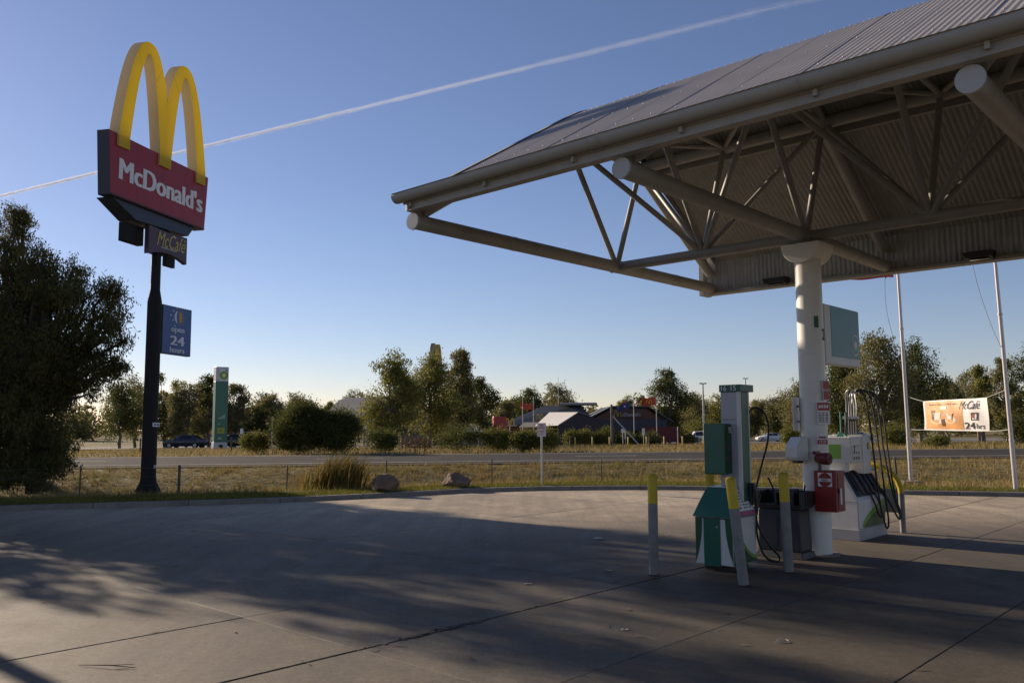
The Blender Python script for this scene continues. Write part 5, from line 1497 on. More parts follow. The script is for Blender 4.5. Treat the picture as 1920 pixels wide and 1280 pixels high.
BUSHES = [
    ('round_bush', -12.1, 49.0, 3.0, 2.95, 'large dark round bush, left of the joined pair across the road'),
    ('round_bush', -10.1, 49.0, 3.1, 2.62, 'large dark round bush, right of the joined pair across the road'),
    ('small_bush', -14.9, 50.0, 1.83, 1.30, 'small olive bush on the far verge, left of the large round bushes'),
    ('small_bush', -7.6, 50.0, 2.18, 1.45, 'low black green shrub below the sunlit gum'),
    ('small_bush', -5.7, 51.0, 2.22, 1.13, 'thin brown twiggy shrub under the central gums'),
    ('small_bush', -3.2, 51.0, 2.95, 1.62, 'wide olive shrub across the road below the dark gum'),
    ('small_bush', -0.9, 51.0, 1.87, 1.42, 'rounded shrub below the red upright sign'),
    ('small_bush', 0.6, 50.0, 1.55, 1.28, 'shrub left of the parking sign'),
    ('small_bush', 1.9, 50.0, 1.93, 1.40, 'shrub behind the parking sign plate'),
    ('clipped_shrub', 6.6, 96.0, 1.55, 1.62, 'clipped shrub with sunlit top, first from the left before the restaurant'),
    ('clipped_shrub', 8.1, 96.0, 1.67, 1.73, 'clipped shrub with sunlit top, second from the left before the restaurant'),
    ('clipped_shrub', 9.4, 97.0, 1.33, 1.38, 'dark clipped shrub in the middle before the restaurant'),
    ('clipped_shrub', 10.6, 97.0, 1.81, 1.91, 'clipped shrub with sunlit top beside the braced pole'),
    ('clipped_shrub', 13.6, 102.0, 3.17, 1.40, 'dark low hedge between the braced pole and the white flagpole'),
    ('clipped_shrub', 16.6, 104.0, 2.84, 1.40, 'dark hedge under the right corner of the restaurant'),
    ('clipped_shrub', 22.6, 110.0, 2.19, 1.14, 'small rounded green shrub right of the silver car'),
    ('small_bush', 32.9, 150.0, 5.88, 4.61, 'sunlit bush behind the white wagon and the lamp post'),
    ('small_bush', 38.4, 150.0, 7.00, 4.21, 'sunlit bush behind the green display box'),
    ('small_bush', 24.3, 75.0, 1.63, 1.72, 'bush left of the white column across the road'),
    ('small_bush', 27.5, 62.0, 2.31, 1.75, 'grey bush behind the left flagpole across the road'),
    ('small_bush', 27.7, 56.0, 1.39, 0.75, 'low spreading bush under the banner across the road'),
    ('small_bush', 39.2, 66.0, 2.87, 2.17, 'bush at the right edge across the road'),
]
TREES += [
    ('gum', -47.5, 108.0, 6.0, 8.2, 'wide gum seen through the gap under the near left tree'),
    ('gum', -40.3, 112.0, 5.5, 7.2, 'hazy gum between the lanky gum and the pale trunked gum'),
    ('gum', -31.5, 124.0, 5.0, 7.0, 'tree filling the gap right of the green pylon'),
    ('gum', -36.5, 128.0, 6.0, 7.4, 'farther tree behind the two red cars'),
    ('gum', 0.5, 172.0, 6.0, 8.0, 'far dark tree between the central clump and the restaurant'),
    ('gum', 37.5, 178.0, 8.0, 8.6, 'far wide tree left of the dispenser display box'),
    ('gum', 55.0, 160.0, 7.0, 9.4, 'far tree glimpsed right of the white column'),
    ('gum', 45.5, 96.0, 5.0, 7.6, 'rounded tree closing the gap behind the banner'),
    ('gum', 56.5, 104.0, 6.0, 8.4, 'far tree between the banner and the right flagpole'),
]
for i, (st, x, y, w, h, lb) in enumerate(TREES):
    lm = (leaf_grey, leaf_olive, leaf_grey, leaf_dark)[i % 4]
    if 'sunlit' in lb or 'forked' in lb: lm = leaf_olive
    if 'dark' in lb: lm = leaf_dark
    f = max(1.0, y / 80.0)
    make_tree('gum_tree', lb, x, y, gum_blobs(st, w * 1.3, h * 1.04, 100 + i), lm, bark_gum, int((17000 if st == 'dense' else 9000)), 0.205 * f ** 0.6, 0.10 * f ** 0.6, 0.05 + 0.018 * h, 200 + i, 'gum trees across the road', clump=22)

def bush(name, x, y, w, h, label, seed, i):
    rng = random.Random(seed)
    bl = []
    big = name == 'round_bush'
    if name == 'clipped_shrub':
        bl = [(0, 0, h * 0.5, w * 0.5, w * 0.45, h * 0.5)]
    else:
        bl = [(0, 0, h * 0.47, w * 0.46, w * 0.44, h * 0.45)]
        for k in range(9 if big else 7):
            a = rng.uniform(0, 6.28); r = w * 0.28
            s = w * rng.uniform(0.15, 0.24)
            bl.append((r * math.cos(a), r * math.sin(a) * 0.8, h * rng.uniform(0.25, 0.78), s, s, h * rng.uniform(0.14, 0.24)))
    lm = leaf_dark if ('dark' in label or 'black' in label) else leaf_bush
    if 'brown' in label: lm = leaf_mat('twiggy_leaf', (0.12, 0.085, 0.05), 0.3, 0.2)
    n = {'round_bush': 34000, 'clipped_shrub': 2600}.get(name, 5200)
    if 'thin' in label: n = 1100
    f = max(1.0, y / 50.0)
    make_tree(name, label, x, y, bl, lm, bark_dark, n, 0.11 * f ** 0.7, 0.055 * f ** 0.7, 0.04, seed, 'shrubs across the road', clump=6, cat='shrub', droop=0.0)
for i, (nm, x, y, w, h, lb) in enumerate(BUSHES):
    bush(nm, x, y, w, h, lb, 400 + i, i)

# distant wood along the horizon: one mass
def far_wood():
    rs = np.random.RandomState(5); rng = random.Random(5)
    parts = []
    for k in range(210):
        x = -240 + k * 2.3 + rng.uniform(-2, 2); y = rng.uniform(205, 260)
        h = rng.uniform(5.5, 9.5) if rng.random() < 0.8 else rng.uniform(9, 12.5)
        w = rng.uniform(4, 7)
        for q in range(5):
            parts.append(leaves(rs, (x + rng.uniform(-.4, .4) * w, y, -1.3 + h * (0.2 + 0.16 * q)), (w * 0.35, w * 0.3, h * 0.14), 90, 0.9, 0.55, 0.2, clump=5))
    V, F = join_vf(parts)
    o = link('distant_wood', np_mesh('distant_wood', V, F), leaf_grey)
    tag(o, 'distant belt of gum woodland along the horizon', 'woodland', kind='stuff')
far_wood()

# grasses -----------------------------------------------------------
straw = leaf_mat('straw_grass', (0.28, 0.222, 0.09), 0.38, 0.25, 0.5, tip=(1.1, 1.0, 0.9))
greeng = leaf_mat('green_grass', (0.135, 0.155, 0.04), 0.35, 0.3, 0.9, tip=(1.5, 1.15, 0.8))
def blades(name, label, pts, hmin, hmax, wd, m, seed, lean=0.5, kind='stuff'):
    rs = np.random.RandomState(seed)
    P = np.array(pts); n = len(P)
    h = hmin + (hmax - hmin) * rs.random(n) ** 1.5
    a = rs.random(n) * 2 * np.pi
    wv = np.stack([np.cos(a), np.sin(a), np.zeros(n)], 1) * (wd * (0.6 + 0.8 * rs.random(n)))[:, None]
    b = rs.normal(size=(n, 2)) * lean
    tip = P + np.stack([b[:, 0] * h, b[:, 1] * h, h], 1)
    V = np.stack([P - wv, P + wv, tip], 1).reshape(-1, 3)
    F = np.arange(n * 3).reshape(-1, 3)
    o = link(name, np_mesh(name, V, F), m)
    tag(o, label, 'grass', kind=kind)
    return o
def scatter_grass():
    rng = random.Random(8); rs = np.random.RandomState(8)
    dry, green, mow, far = [], [], [], []
    def z_of(x, y): return ground_z(x, y)
    for k in range(15000):
        x = rng.uniform(-22, 27); q = rng.uniform(0.11, 1.0) ** 1.0
        kk, nn = kerb_y(x), road_near(x)
        y = kk + (nn - kk) * q
        if abs(x) > y * 0.68 + 3: continue
        clump = math.sin(x * 0.9 + 1.3 * math.sin(y * 0.7)) + math.sin(y * 1.3 + x * 0.35)
        z = z_of(x, y) - 0.03
        g = clump > 1.05 and rng.random() < 0.75
        for j in range(9):
            p = (x + rng.gauss(0, 0.09), y + rng.gauss(0, 0.09), z)
            (green if g and j < 4 else dry).append(p)
    for k in range(80000):
        x = rng.uniform(-13, 17)
        y = kerb_y(x) + 0.19 + rng.random() ** 1.3 * (1.25 if x > -2 else 2.2)
        if abs(x) > y * 0.66 + 1: continue
        mow.append((x, y, z_of(x, y) - 0.005))
    for k in range(42000):
        x = rng.uniform(-45, 50); t = rng.random() ** 1.3 * 34
        y = road_far(x) + 0.25 + t
        if abs(x) > y * 0.66 + 3: continue
        far.append((x, y, z_of(x, y) - 0.02))
    blades('dry_grass', 'dry straw grass on the bank between kerb and road', dry, 0.07, 0.26, 0.010, straw, 1)
    blades('rank_grass', 'greener rank grass patches in the roadside ditch', green, 0.10, 0.32, 0.011, greeng, 2)
    blades('mown_grass', 'short green mown strip just behind the kerb', mow, 0.03, 0.10, 0.009, greeng, 3, 0.7)
    blades('far_grass', 'dry grass on the far side of the road', far, 0.10, 0.32, 0.024, straw, 4)
scatter_grass()

# reed clump
def reeds():
    x0, y0 = -4.55, 22.4
    z0 = ground_z(x0, y0)
    r = root('reed_clump', 'tall reed clump bending to the right beside the left boulder', 'reeds', (x0, y0, z0))
    rng = random.Random(6)
    V, F, V2, F2 = [], [], [], []
    for k in range(900):
        bx, by = rng.gauss(0, 0.36), rng.gauss(0, 0.25)
        h = rng.uniform(0.55, 1.28) * (1.0 - 0.35 * min(1, abs(bx) / 0.9))
        lx, ly = rng.gauss(0.25, 0.2), rng.gauss(0, 0.15)
        w = rng.uniform(0.010, 0.02); a = rng.uniform(0, 6.28)
        wx, wy = w * math.cos(a), w * math.sin(a)
        dead = rng.random() < 0.55
        vv, ff = (V, F) if dead else (V2, F2)
        prev = None
        for q in range(5):
            t = q / 4
            cx, cy, cz = bx + lx * t * t * h, by + ly * t * t * h, h * (t - 0.18 * t ** 3 * (1.6 if dead and rng.random() < 0.3 else 0.7))
            s = 1 - 0.9 * t
            i = len(vv); vv += [(cx - wx * s, cy - wy * s, cz), (cx + wx * s, cy + wy * s, cz)]
            if prev is not None: ff.append((prev, prev + 1, i + 1, i))
            prev = i
    link('dead_blades', np_mesh('dead_blades', np.array(V), np.array(F)), leaf_mat('dead_reed', (0.2, 0.14, 0.05), 0.35, 0.3, 2), r)['kind'] = 'stuff'
    link('green_blades', np_mesh('green_blades', np.array(V2), np.array(F2)), leaf_mat('green_reed', (0.085, 0.095, 0.028), 0.35, 0.3, 2), r)['kind'] = 'stuff'
reeds()

# boulders
def boulder(x, y, sx, sy, sz, seed, label, rz):
    rs = np.random.RandomState(seed)
    bm = bmesh.new(); bmesh.ops.create_icosphere(bm, subdivisions=5, radius=1)
    planes = rs.normal(size=(9, 3)); planes /= np.linalg.norm(planes, axis=1)[:, None]; dist = 0.5 + 0.3 * rs.random(9)
    from mathutils import noise as mn
    for v in bm.verts:
        p = np.array(v.co)
        for n, d in zip(planes, dist):
            e = p @ n - d
            if e > 0: p = p - n * e
        k = 0.10 * mn.fractal(Vector(p) * 2.2 + Vector((seed, 0, 0)), 0.9, 2.1, 6)
        v.co = Vector(p * (1 + k) * np.array([sx, sy, sz]) / 0.8)
    zmin = min(v.co.z for v in bm.verts)
    for v in bm.verts: v.co.z -= zmin + 0.05
    me = bpy.data.meshes.new('boulder'); bm.to_mesh(me); bm.free()
    me.polygons.foreach_set('use_smooth', [True] * len(me.polygons))
    try: me.set_sharp_from_angle(angle=R(22))
    except Exception: pass
    o = link('boulder', me, mat('sandstone', (0.17, 0.118, 0.08), 0.95, var=0.35, scale=5, bump=1.0, bscale=16, dirt=0.5, dirt_col=(0.07, 0.055, 0.045)))
    o.location = (x, y, ground_z(x, y) if y > kerb_y(x) + 0.2 else 0.09); o.rotation_euler = (0, 0, rz)
    tag(o, label, 'boulder', 'boulders on the kerb')
boulder(-3.1, 20.95, 0.29, 0.22, 0.22, 3, 'dark brown boulder next to the reeds', 0.4)
boulder(-1.5, 22.35, 0.33, 0.22, 0.20, 8, 'paler angular boulder right of the dark one', 0.2)
# ================================================================== fences, buildings, cars and small things across the road
post_wood = mat('weathered_post', (0.10, 0.082, 0.062), 0.9, var=0.3, scale=6)
wire_m = mat('fence_wire', (0.16, 0.15, 0.14), 0.6, metal=0.5)
def wire_fence(label, pts, h, r, fat=()):
    f = root('wire_fence', label, 'fence', (pts[0][0], pts[0][1], 0))
    o = Vector((pts[0][0], pts[0][1], 0)); rng = random.Random(len(pts))
    tops = []
    for i, (x, y) in enumerate(pts):
        z = ground_z(x, y); rr = r * (2.0 if i in fat else 1.0); hh = h * rng.uniform(0.92, 1.06)
        lx, ly = rng.gauss(0, 0.02), rng.gauss(0, 0.02)
        m = MB(); m.tube([Vector((x, y, z - 0.1)) - o, Vector((x + lx, y + ly, z + hh)) - o], rr, 8); m.build('post', post_wood, f, smooth=True)
        tops.append((Vector((x, y, z)) - o, hh))
    for lv in (0.35, 0.62, 0.9):
        m = MB(); m.tube([p + Vector((0, 0, hh * lv)) for p, hh in tops], 0.0022, 4); m.build('wire', wire_m, f)
near_pts = [(x, kerb_y(x) + 2.7 + 0.25 * math.sin(x)) for x in (-19, -15.6, -12.6, -10.3, -8.05, -5.75, -3.4, -0.6, 2.6, 5.7, 8.6, 10.15, 13.4, 16.4, 19.8)]
wire_fence('sagging wire fence with thin dark posts along the near side of the ditch', near_pts, 0.72, 0.017, fat=(4, 11))
wire_fence('wire fence with short dark posts on the far verge', [(x, road_far(x) + 12.5) for x in np.arange(-52, 60, 5.6)], 0.95, 0.05)

# --- restaurant
def restaurant():
    bx, by = 9.8, 112.0
    z0 = ground_z(bx, by)
    b = root('restaurant', 'low brown brick restaurant with dark grey roofs across the road', 'building', (bx, by, z0))
    brick = mat('dark_brown_brick', (0.16, 0.085, 0.06), 0.9, var=0.2, scale=2)
    dark = mat('dark_verandah', (0.05, 0.055, 0.07), 0.7, var=0.15)
    roof = mat('charcoal_roof', (0.085, 0.09, 0.09), 0.6, var=0.12, scale=0.5)
    cream = mat('cream_awning', (0.62, 0.58, 0.53), 0.6, var=0.06)
    Z = lambda z: z - z0
    # main hall with hipped roof at the back left
    m = MB(); m.box(-11.0, 1.0, 3, 16, -0.2, Z(1.95)); m.build('hall_wall', brick, b)
    e, t = Z(1.95), Z(4.55)
    m = MB()
    A = [(-11.6, 2.4, e), (1.5, 2.4, e), (1.5, 16.6, e), (-11.6, 16.6, e)]
    Rg = [(-5.4, 8.2, t), (-0.2, 8.2, t + 0.15)]
    m.poly([A[0], A[1], Rg[1], Rg[0]]); m.poly([A[2], A[3], Rg[0], Rg[1]]); m.poly([A[3], A[0], Rg[0]]); m.poly([A[1], A[2], Rg[1]]); m.poly(A[::-1])
    hr = m.build('hall_roof', roof, b)
    rows = []
    for q in np.linspace(-1, 1, 11):
        rows.append([(-3.2, 8.2 + q * 1.6, t + 0.45 - 0.4 * q * q), (2.0, 8.2 + q * 1.6, t + 0.45 - 0.4 * q * q)])
    m = MB(); m.grid(rows); m.poly([r[1] for r in rows]); m.build('roof_vent', roof, hr, recalc=False)
    m = MB(); m.box(-11.7, 1.55, 2.3, 2.42, e - 0.18, e + 0.04); m.build('fascia', dark, hr)
    # front gable block with brick end wall
    m = MB()
    wall = [(0.6, 0, -0.2), (9.6, 0, -0.2), (9.6, 0, Z(2.55)), (7.8, 0, Z(4.02)), (3.3, 0, Z(4.02)), (0.6, 0, Z(2.55))]
    m.prism(wall, (0, 14, 0)); m.build('gable_wall', brick, b)
    for nm, pts in (('gable_roof', [(-0.6, -0.5, Z(2.42)), (3.2, -0.5, Z(4.32)), (3.2, 14.5, Z(4.32)), (-0.6, 14.5, Z(2.42))]),
                    ('gable_roof', [(3.2, -0.5, Z(4.32)), (7.9, -0.5, Z(4.28)), (7.9, 14.5, Z(4.28)), (3.2, 14.5, Z(4.32))]),
                    ('gable_roof', [(7.9, -0.5, Z(4.28)), (11.2, -0.5, Z(2.3)), (11.2, 14.5, Z(2.3)), (7.9, 14.5, Z(4.28))])):
        m = MB(); m.prism(pts, (0, 0, -0.16)); m.build(nm, roof, b)
    m = MB(); m.box(3.2, 7.6, -0.14, -0.02, Z(2.75), Z(3.95)); sg = m.build('sign_board', mat('sign_board_brown', (0.11, 0.06, 0.045), 0.7), b)
    gold = mat('arch_gold_dull', (0.55, 0.36, 0.03), 0.5)
    def mini_m(parent, x, y, z, w, h, mt, dep=0.06):
        for sgn in (-1, 1):
            pts_o, pts_i = [], []
            for tt in np.linspace(-1, 1, 13):
                a = abs(tt)
                pts_o.append((x + sgn * w * 0.25 + tt * w * 0.25, y, z + h * (1 - a ** 2.6)))
                pts_i.append((x + sgn * w * 0.25 + tt * w * 0.15, y, z + (h - 0.1 * w) * (1 - a ** 2.6)))
            mm = MB(); mm.prism(pts_o + pts_i[::-1], (0, -dep, 0)); mm.build('arch_letter', mt, parent)
    mini_m(sg, 3.95, -0.15, Z(2.95), 1.0, 0.85, gold)
    text("cDonald's", 2.35, 0.48, sg, mat('dull_white', (0.42, 0.41, 0.40), 0.5), (5.75, -0.15, Z(3.18)), bold=0.02, depth=0.04)
    m = MB(); m.box(0.2, 10.0, -2.2, 0.1, Z(2.28), Z(2.46)); m.build('verandah_roof', dark, b)
    m = MB(); m.box(0.2, 10.0, -2.24, -2.2, Z(1.15), Z(2.4)); m.build('verandah_blind', dark, b)
    m = MB(); m.box(7.2, 11.6, -2.5, -0.2, Z(-0.4), Z(1.55)); m.build('red_porch', mat('porch_red', (0.16, 0.03, 0.03), 0.7), b)
    for k in range(5):
        x = 0.9 + k * 1.5
        m = MB(); m.box(x, x + 1.1, -0.06, -0.02, Z(-0.2), Z(1.1)); w = m.build('window', dark_glass, b)
        m = MB(); m.box(x - 0.05, x, -0.09, -0.02, Z(-0.2), Z(1.15)); m.build('window_frame', dark, w)
    for x in (0.4, 3.4, 6.6, 9.8):
        m = MB(); m.box(x - 0.08, x + 0.08, -2.15, -2.0, -0.2, Z(2.3)); m.build('verandah_post', dark, b)
    # cream shade gable in front of the hall
    A, B_, C_, D_ = (-6.9, -4.0, Z(1.75)), (-4.3, -9.0, Z(1.8)), (-1.6, -5.0, Z(3.37)), (-4.9, 1.0, Z(3.46))
    m = MB(); m.prism([A, B_, C_, D_], (0, 0, 0.08)); m.build('awning', mat('cream_awning', (0.62, 0.58, 0.53), 0.6), b)
    m = MB(); m.prism([C_, (1.3, -4.6, Z(2.4)), (1.0, 2.0, Z(2.5)), D_], (0, 0, 0.08)); m.build('awning_roof', roof, b)
    m = MB(); m.poly([(-4.2, -8.7, Z(1.75)), (-1.6, -4.9, Z(3.3)), (1.2, -4.5, Z(2.4)), (1.2, -4.5, -0.2), (-4.2, -8.7, -0.2)]); m.build('shade_wall', mat('shade_screen', (0.06, 0.045, 0.04), 0.8), b)
    for x, y in ((-6.7, -4.0), (-4.3, -8.7), (1.1, -4.4)):
        m = MB(); m.box(x - 0.07, x + 0.07, y - 0.07, y + 0.07, -0.2, Z(1.78)); m.build('awning_post', dark, b)
    m = MB(); m.prism([(-9.0, -1.5, Z(1.62)), (-5.2, -1.5, Z(1.62)), (-4.6, 2.4, Z(2.25)), (-8.2, 2.4, Z(2.25))], (0, 0, -0.1)); m.build('lean_to_roof', mat('tan_roof', (0.22, 0.19, 0.15), 0.7), b)
    m = MB(); m.box(-8.8, -4.8, -0.6, 2.4, -0.2, Z(1.5)); m.build('lean_to_wall', mat('tan_wall', (0.42, 0.27, 0.16), 0.8), b)
    m = MB(); m.box(-6.6, -3.2, -3.0, -2.9, Z(1.28), Z(1.42)); m.build('menu_canopy', cream, b)
    # roof sign on the hall
    rg = root('roof_sign', 'white lettering with yellow arches standing on the hall roof', 'sign', (bx - 6.2, by + 3.6, Z(2.55) + z0))
    mini_m(rg, 0.1, 0, 0.0, 0.95, 0.85, mat('arch_gold_bright', (0.75, 0.5, 0.02), 0.4))
    text("cDonald's", 1.95, 0.44, rg, white_print, (1.62, 0, 0.25), bold=0.03, depth=0.08)
    m = MB(); m.tube([(-0.4, 0.1, 0.02), (2.6, 0.1, 0.02)], 0.03, 6); m.tube([(0.6, 0.1, 0.0), (0.6, 0.6, -0.02)], 0.03, 6); m.tube([(2.0, 0.1, 0.0), (2.0, 0.6, -0.02)], 0.03, 6); m.build('sign_rail', dark, rg)
    m = MB(); m.tube([(2.9, 5.0, 1.5), (2.9, 5.0, 6.2)], 0.025, 5); m.build('aerial', galv, rg)
restaurant()

# --- twin service station
def twin_station():
    bx, by = -22.0, 132.0
    z0 = ground_z(bx, by)
    Z = lambda z: z - z0
    b = root('far_service_station', 'distant service station with curved grey roof and open gable canopy', 'building', (bx, by, z0), R(-33))
    roof = mat('far_grey_roof', (0.125, 0.113, 0.105), 0.5, var=0.08, scale=0.4)
    cr = mat('far_cream', (0.5, 0.48, 0.44), 0.5, var=0.06)
    # long curved vault behind
    rows = []
    for q in np.linspace(-1, 1, 17):
        zz = Z(2.6 + 4.0 * math.cos(q * math.pi / 2) ** 0.75)
        rows.append([(-10.5, 6 + q * 5.5, zz), (3.0, 6 + q * 5.5, zz)])
    m = MB(); m.grid(rows); m.build('vault_roof', roof, b).modifiers.new('s', 'SOLIDIFY').thickness = 0.1
    m = MB(); m.poly([r[1] for r in rows]); m.build('vault_end', mat('far_louvre', (0.16, 0.16, 0.17), 0.6), b)
    m = MB(); m.poly([r[0] for r in rows]); m.build('vault_end', cr, b)
    for x in (-9.5, -3.0, 2.4):
        for y in (2.0, 10.0):
            m = MB(); m.tube([(x, y, -0.2), (x, y, Z(2.8))], 0.18, 10); m.build('column', cr, b)
    # forward gable canopy
    G = [(-2.6, 2.55), (2.0, 4.75), (4.6, 2.85)]
    for a, c in ((0, 1), (1, 2)):
        m = MB(); m.prism([(G[a][0], -1.0, Z(G[a][1])), (G[c][0], -1.0, Z(G[c][1])), (G[c][0], 7.0, Z(G[c][1])), (G[a][0], 7.0, Z(G[a][1]))], (0, 0, -0.12)); m.build('gable_roof', roof, b)
    m = MB(); m.box(-3.2, 3.5, -0.9, -0.75, Z(2.62), Z(2.82)); m.build('tie_beam', cr, b)
    m = MB(); m.box(-5.4, -2.4, -0.6, 6.8, Z(2.5), Z(3.25)); m.build('lit_fascia', cr, b)
    for k in range(8):
        x0 = -1.6 + k * 0.7; hh = 2.75 + (x0 + 1.6 + 1.0) * 0.45 if x0 < 2 else 4.55 - (x0 - 2) * 0.7
        m = MB(); m.tube([(x0 + 0.5, -0.82, Z(2.8)), (x0, -0.82, Z(min(4.5, hh)))], 0.06, 6); m.build('lattice_bar', cr, b)
    m = MB(); m.poly([(-1.8, 1.5, Z(2.8)), (4.2, 1.5, Z(2.8)), (2.0, 1.5, Z(4.5))]); m.build('gable_lining', mat('lining_brown', (0.2, 0.14, 0.1), 0.8), b)
    for x in (0.35, 3.9):
        m = MB(); m.tube([(x, -0.8, -0.2), (x, -0.8, Z(2.65))], 0.24, 12); m.build('canopy_column', cr, b, smooth=True)
    # shop with hipped tan roofs
    tan = mat('shop_roof_tan', (0.2, 0.175, 0.15), 0.6, var=0.1)
    for x0, x1, y0, y1, e, t in ((1.5, 9.5, 4, 10, 1.0, 2.6), (6.5, 17, 6, 13, 0.9, 2.9)):
        m = MB(); m.box(x0 + 0.8, x1 - 0.8, y0 + 0.8, y1 - 0.8, -0.2, Z(e)); m.build('shop_wall', mat('shop_wall', (0.32, 0.28, 0.23), 0.8), b)
        A = [(x0, y0, Z(e)), (x1, y0, Z(e)), (x1, y1, Z(e)), (x0, y1, Z(e))]; ym = (y0 + y1) / 2
        P = [(x0 + 2.6, ym, Z(t)), (x1 - 2.6, ym, Z(t))]
        m = MB(); m.poly([A[0], A[1], P[1], P[0]]); m.poly([A[2], A[3], P[0], P[1]]); m.poly([A[3], A[0], P[0]]); m.poly([A[1], A[2], P[1]]); m.poly(A[::-1]); m.build('shop_roof', tan, b)
    for x, mt in ((1.6, bp_green), (2.9, red_paint)):
        m = MB(); m.box(x - 0.25, x + 0.25, 0.2, 0.6, -0.1, 1.4); m.build('far_pump', mt, b, bevel=0.03)
    m = MB(); m.box(-0.6, 0.1, -0.4, -0.2, Z(1.4), Z(2.0)); m.build('hanging_sign', white_print, b)
twin_station()
def shed():
    x, y = -1.6, 118.0
    z0 = ground_z(x, y)
    s = root('low_shed', 'low grey shed with pale wall left of the red upright sign', 'building', (x - 3.2, y, z0))
    m = MB(); m.box(-2.8, 2.8, 0, 4, -0.2, 1.7); m.build('wall', mat('shed_wall', (0.3, 0.27, 0.23), 0.8), s)
    m = MB(); m.prism([(-3.1, -0.3, 1.7), (3.1, -0.3, 1.7), (3.1, 4.3, 2.5), (-3.1, 4.3, 2.5)], (0, 0, 0.08)); m.build('roof', mat('shed_roof', (0.22, 0.22, 0.22), 0.6), s)
shed()

# --- cars
tyre = mat('tyre', (0.015, 0.015, 0.015), 0.8)
rim = mat('wheel_rim', (0.4, 0.4, 0.41), 0.35, metal=0.6)
def paint(nm, c): return mat('paint_' + nm, c, 0.22, var=0.04, spec=0.6)
CARS = {
    # stations: x, sill z, shoulder z, roof z, half width at shoulder, half width at roof
    'sedan': [(-2.3, .45, .62, .62, .70, .70), (-2.25, .30, .86, .88, .80, .72), (-1.65, .22, .95, 1.0, .87, .72), (-1.05, .20, .95, 1.34, .89, .62), (-.2, .20, .94, 1.44, .9, .60), (.35, .20, .93, 1.40, .9, .60), (1.05, .20, .92, .98, .89, .74), (1.9, .22, .80, .83, .84, .70), (2.22, .32, .66, .68, .74, .62), (2.28, .42, .56, .56, .64, .60)],
    'wagon': [(-2.3, .5, .7, .7, .72, .70), (-2.27, .34, 1.0, 1.25, .82, .66), (-2.0, .26, 1.05, 1.70, .88, .70), (-.4, .24, 1.04, 1.78, .9, .70), (.3, .24, 1.02, 1.72, .9, .68), (.95, .24, 1.0, 1.08, .9, .76), (1.9, .26, .94, .97, .86, .74), (2.2, .36, .76, .78, .78, .68), (2.26, .46, .62, .62, .7, .66)],
    'hatch': [(-1.85, .45, .7, .7, .68, .66), (-1.82, .32, .95, 1.0, .76, .68), (-1.55, .24, .96, 1.36, .8, .62), (-.5, .22, .95, 1.46, .83, .62), (.1, .22, .94, 1.42, .83, .62), (.85, .22, .92, .98, .82, .68), (1.5, .24, .82, .85, .78, .64), (1.8, .36, .66, .66, .68, .6)],
}
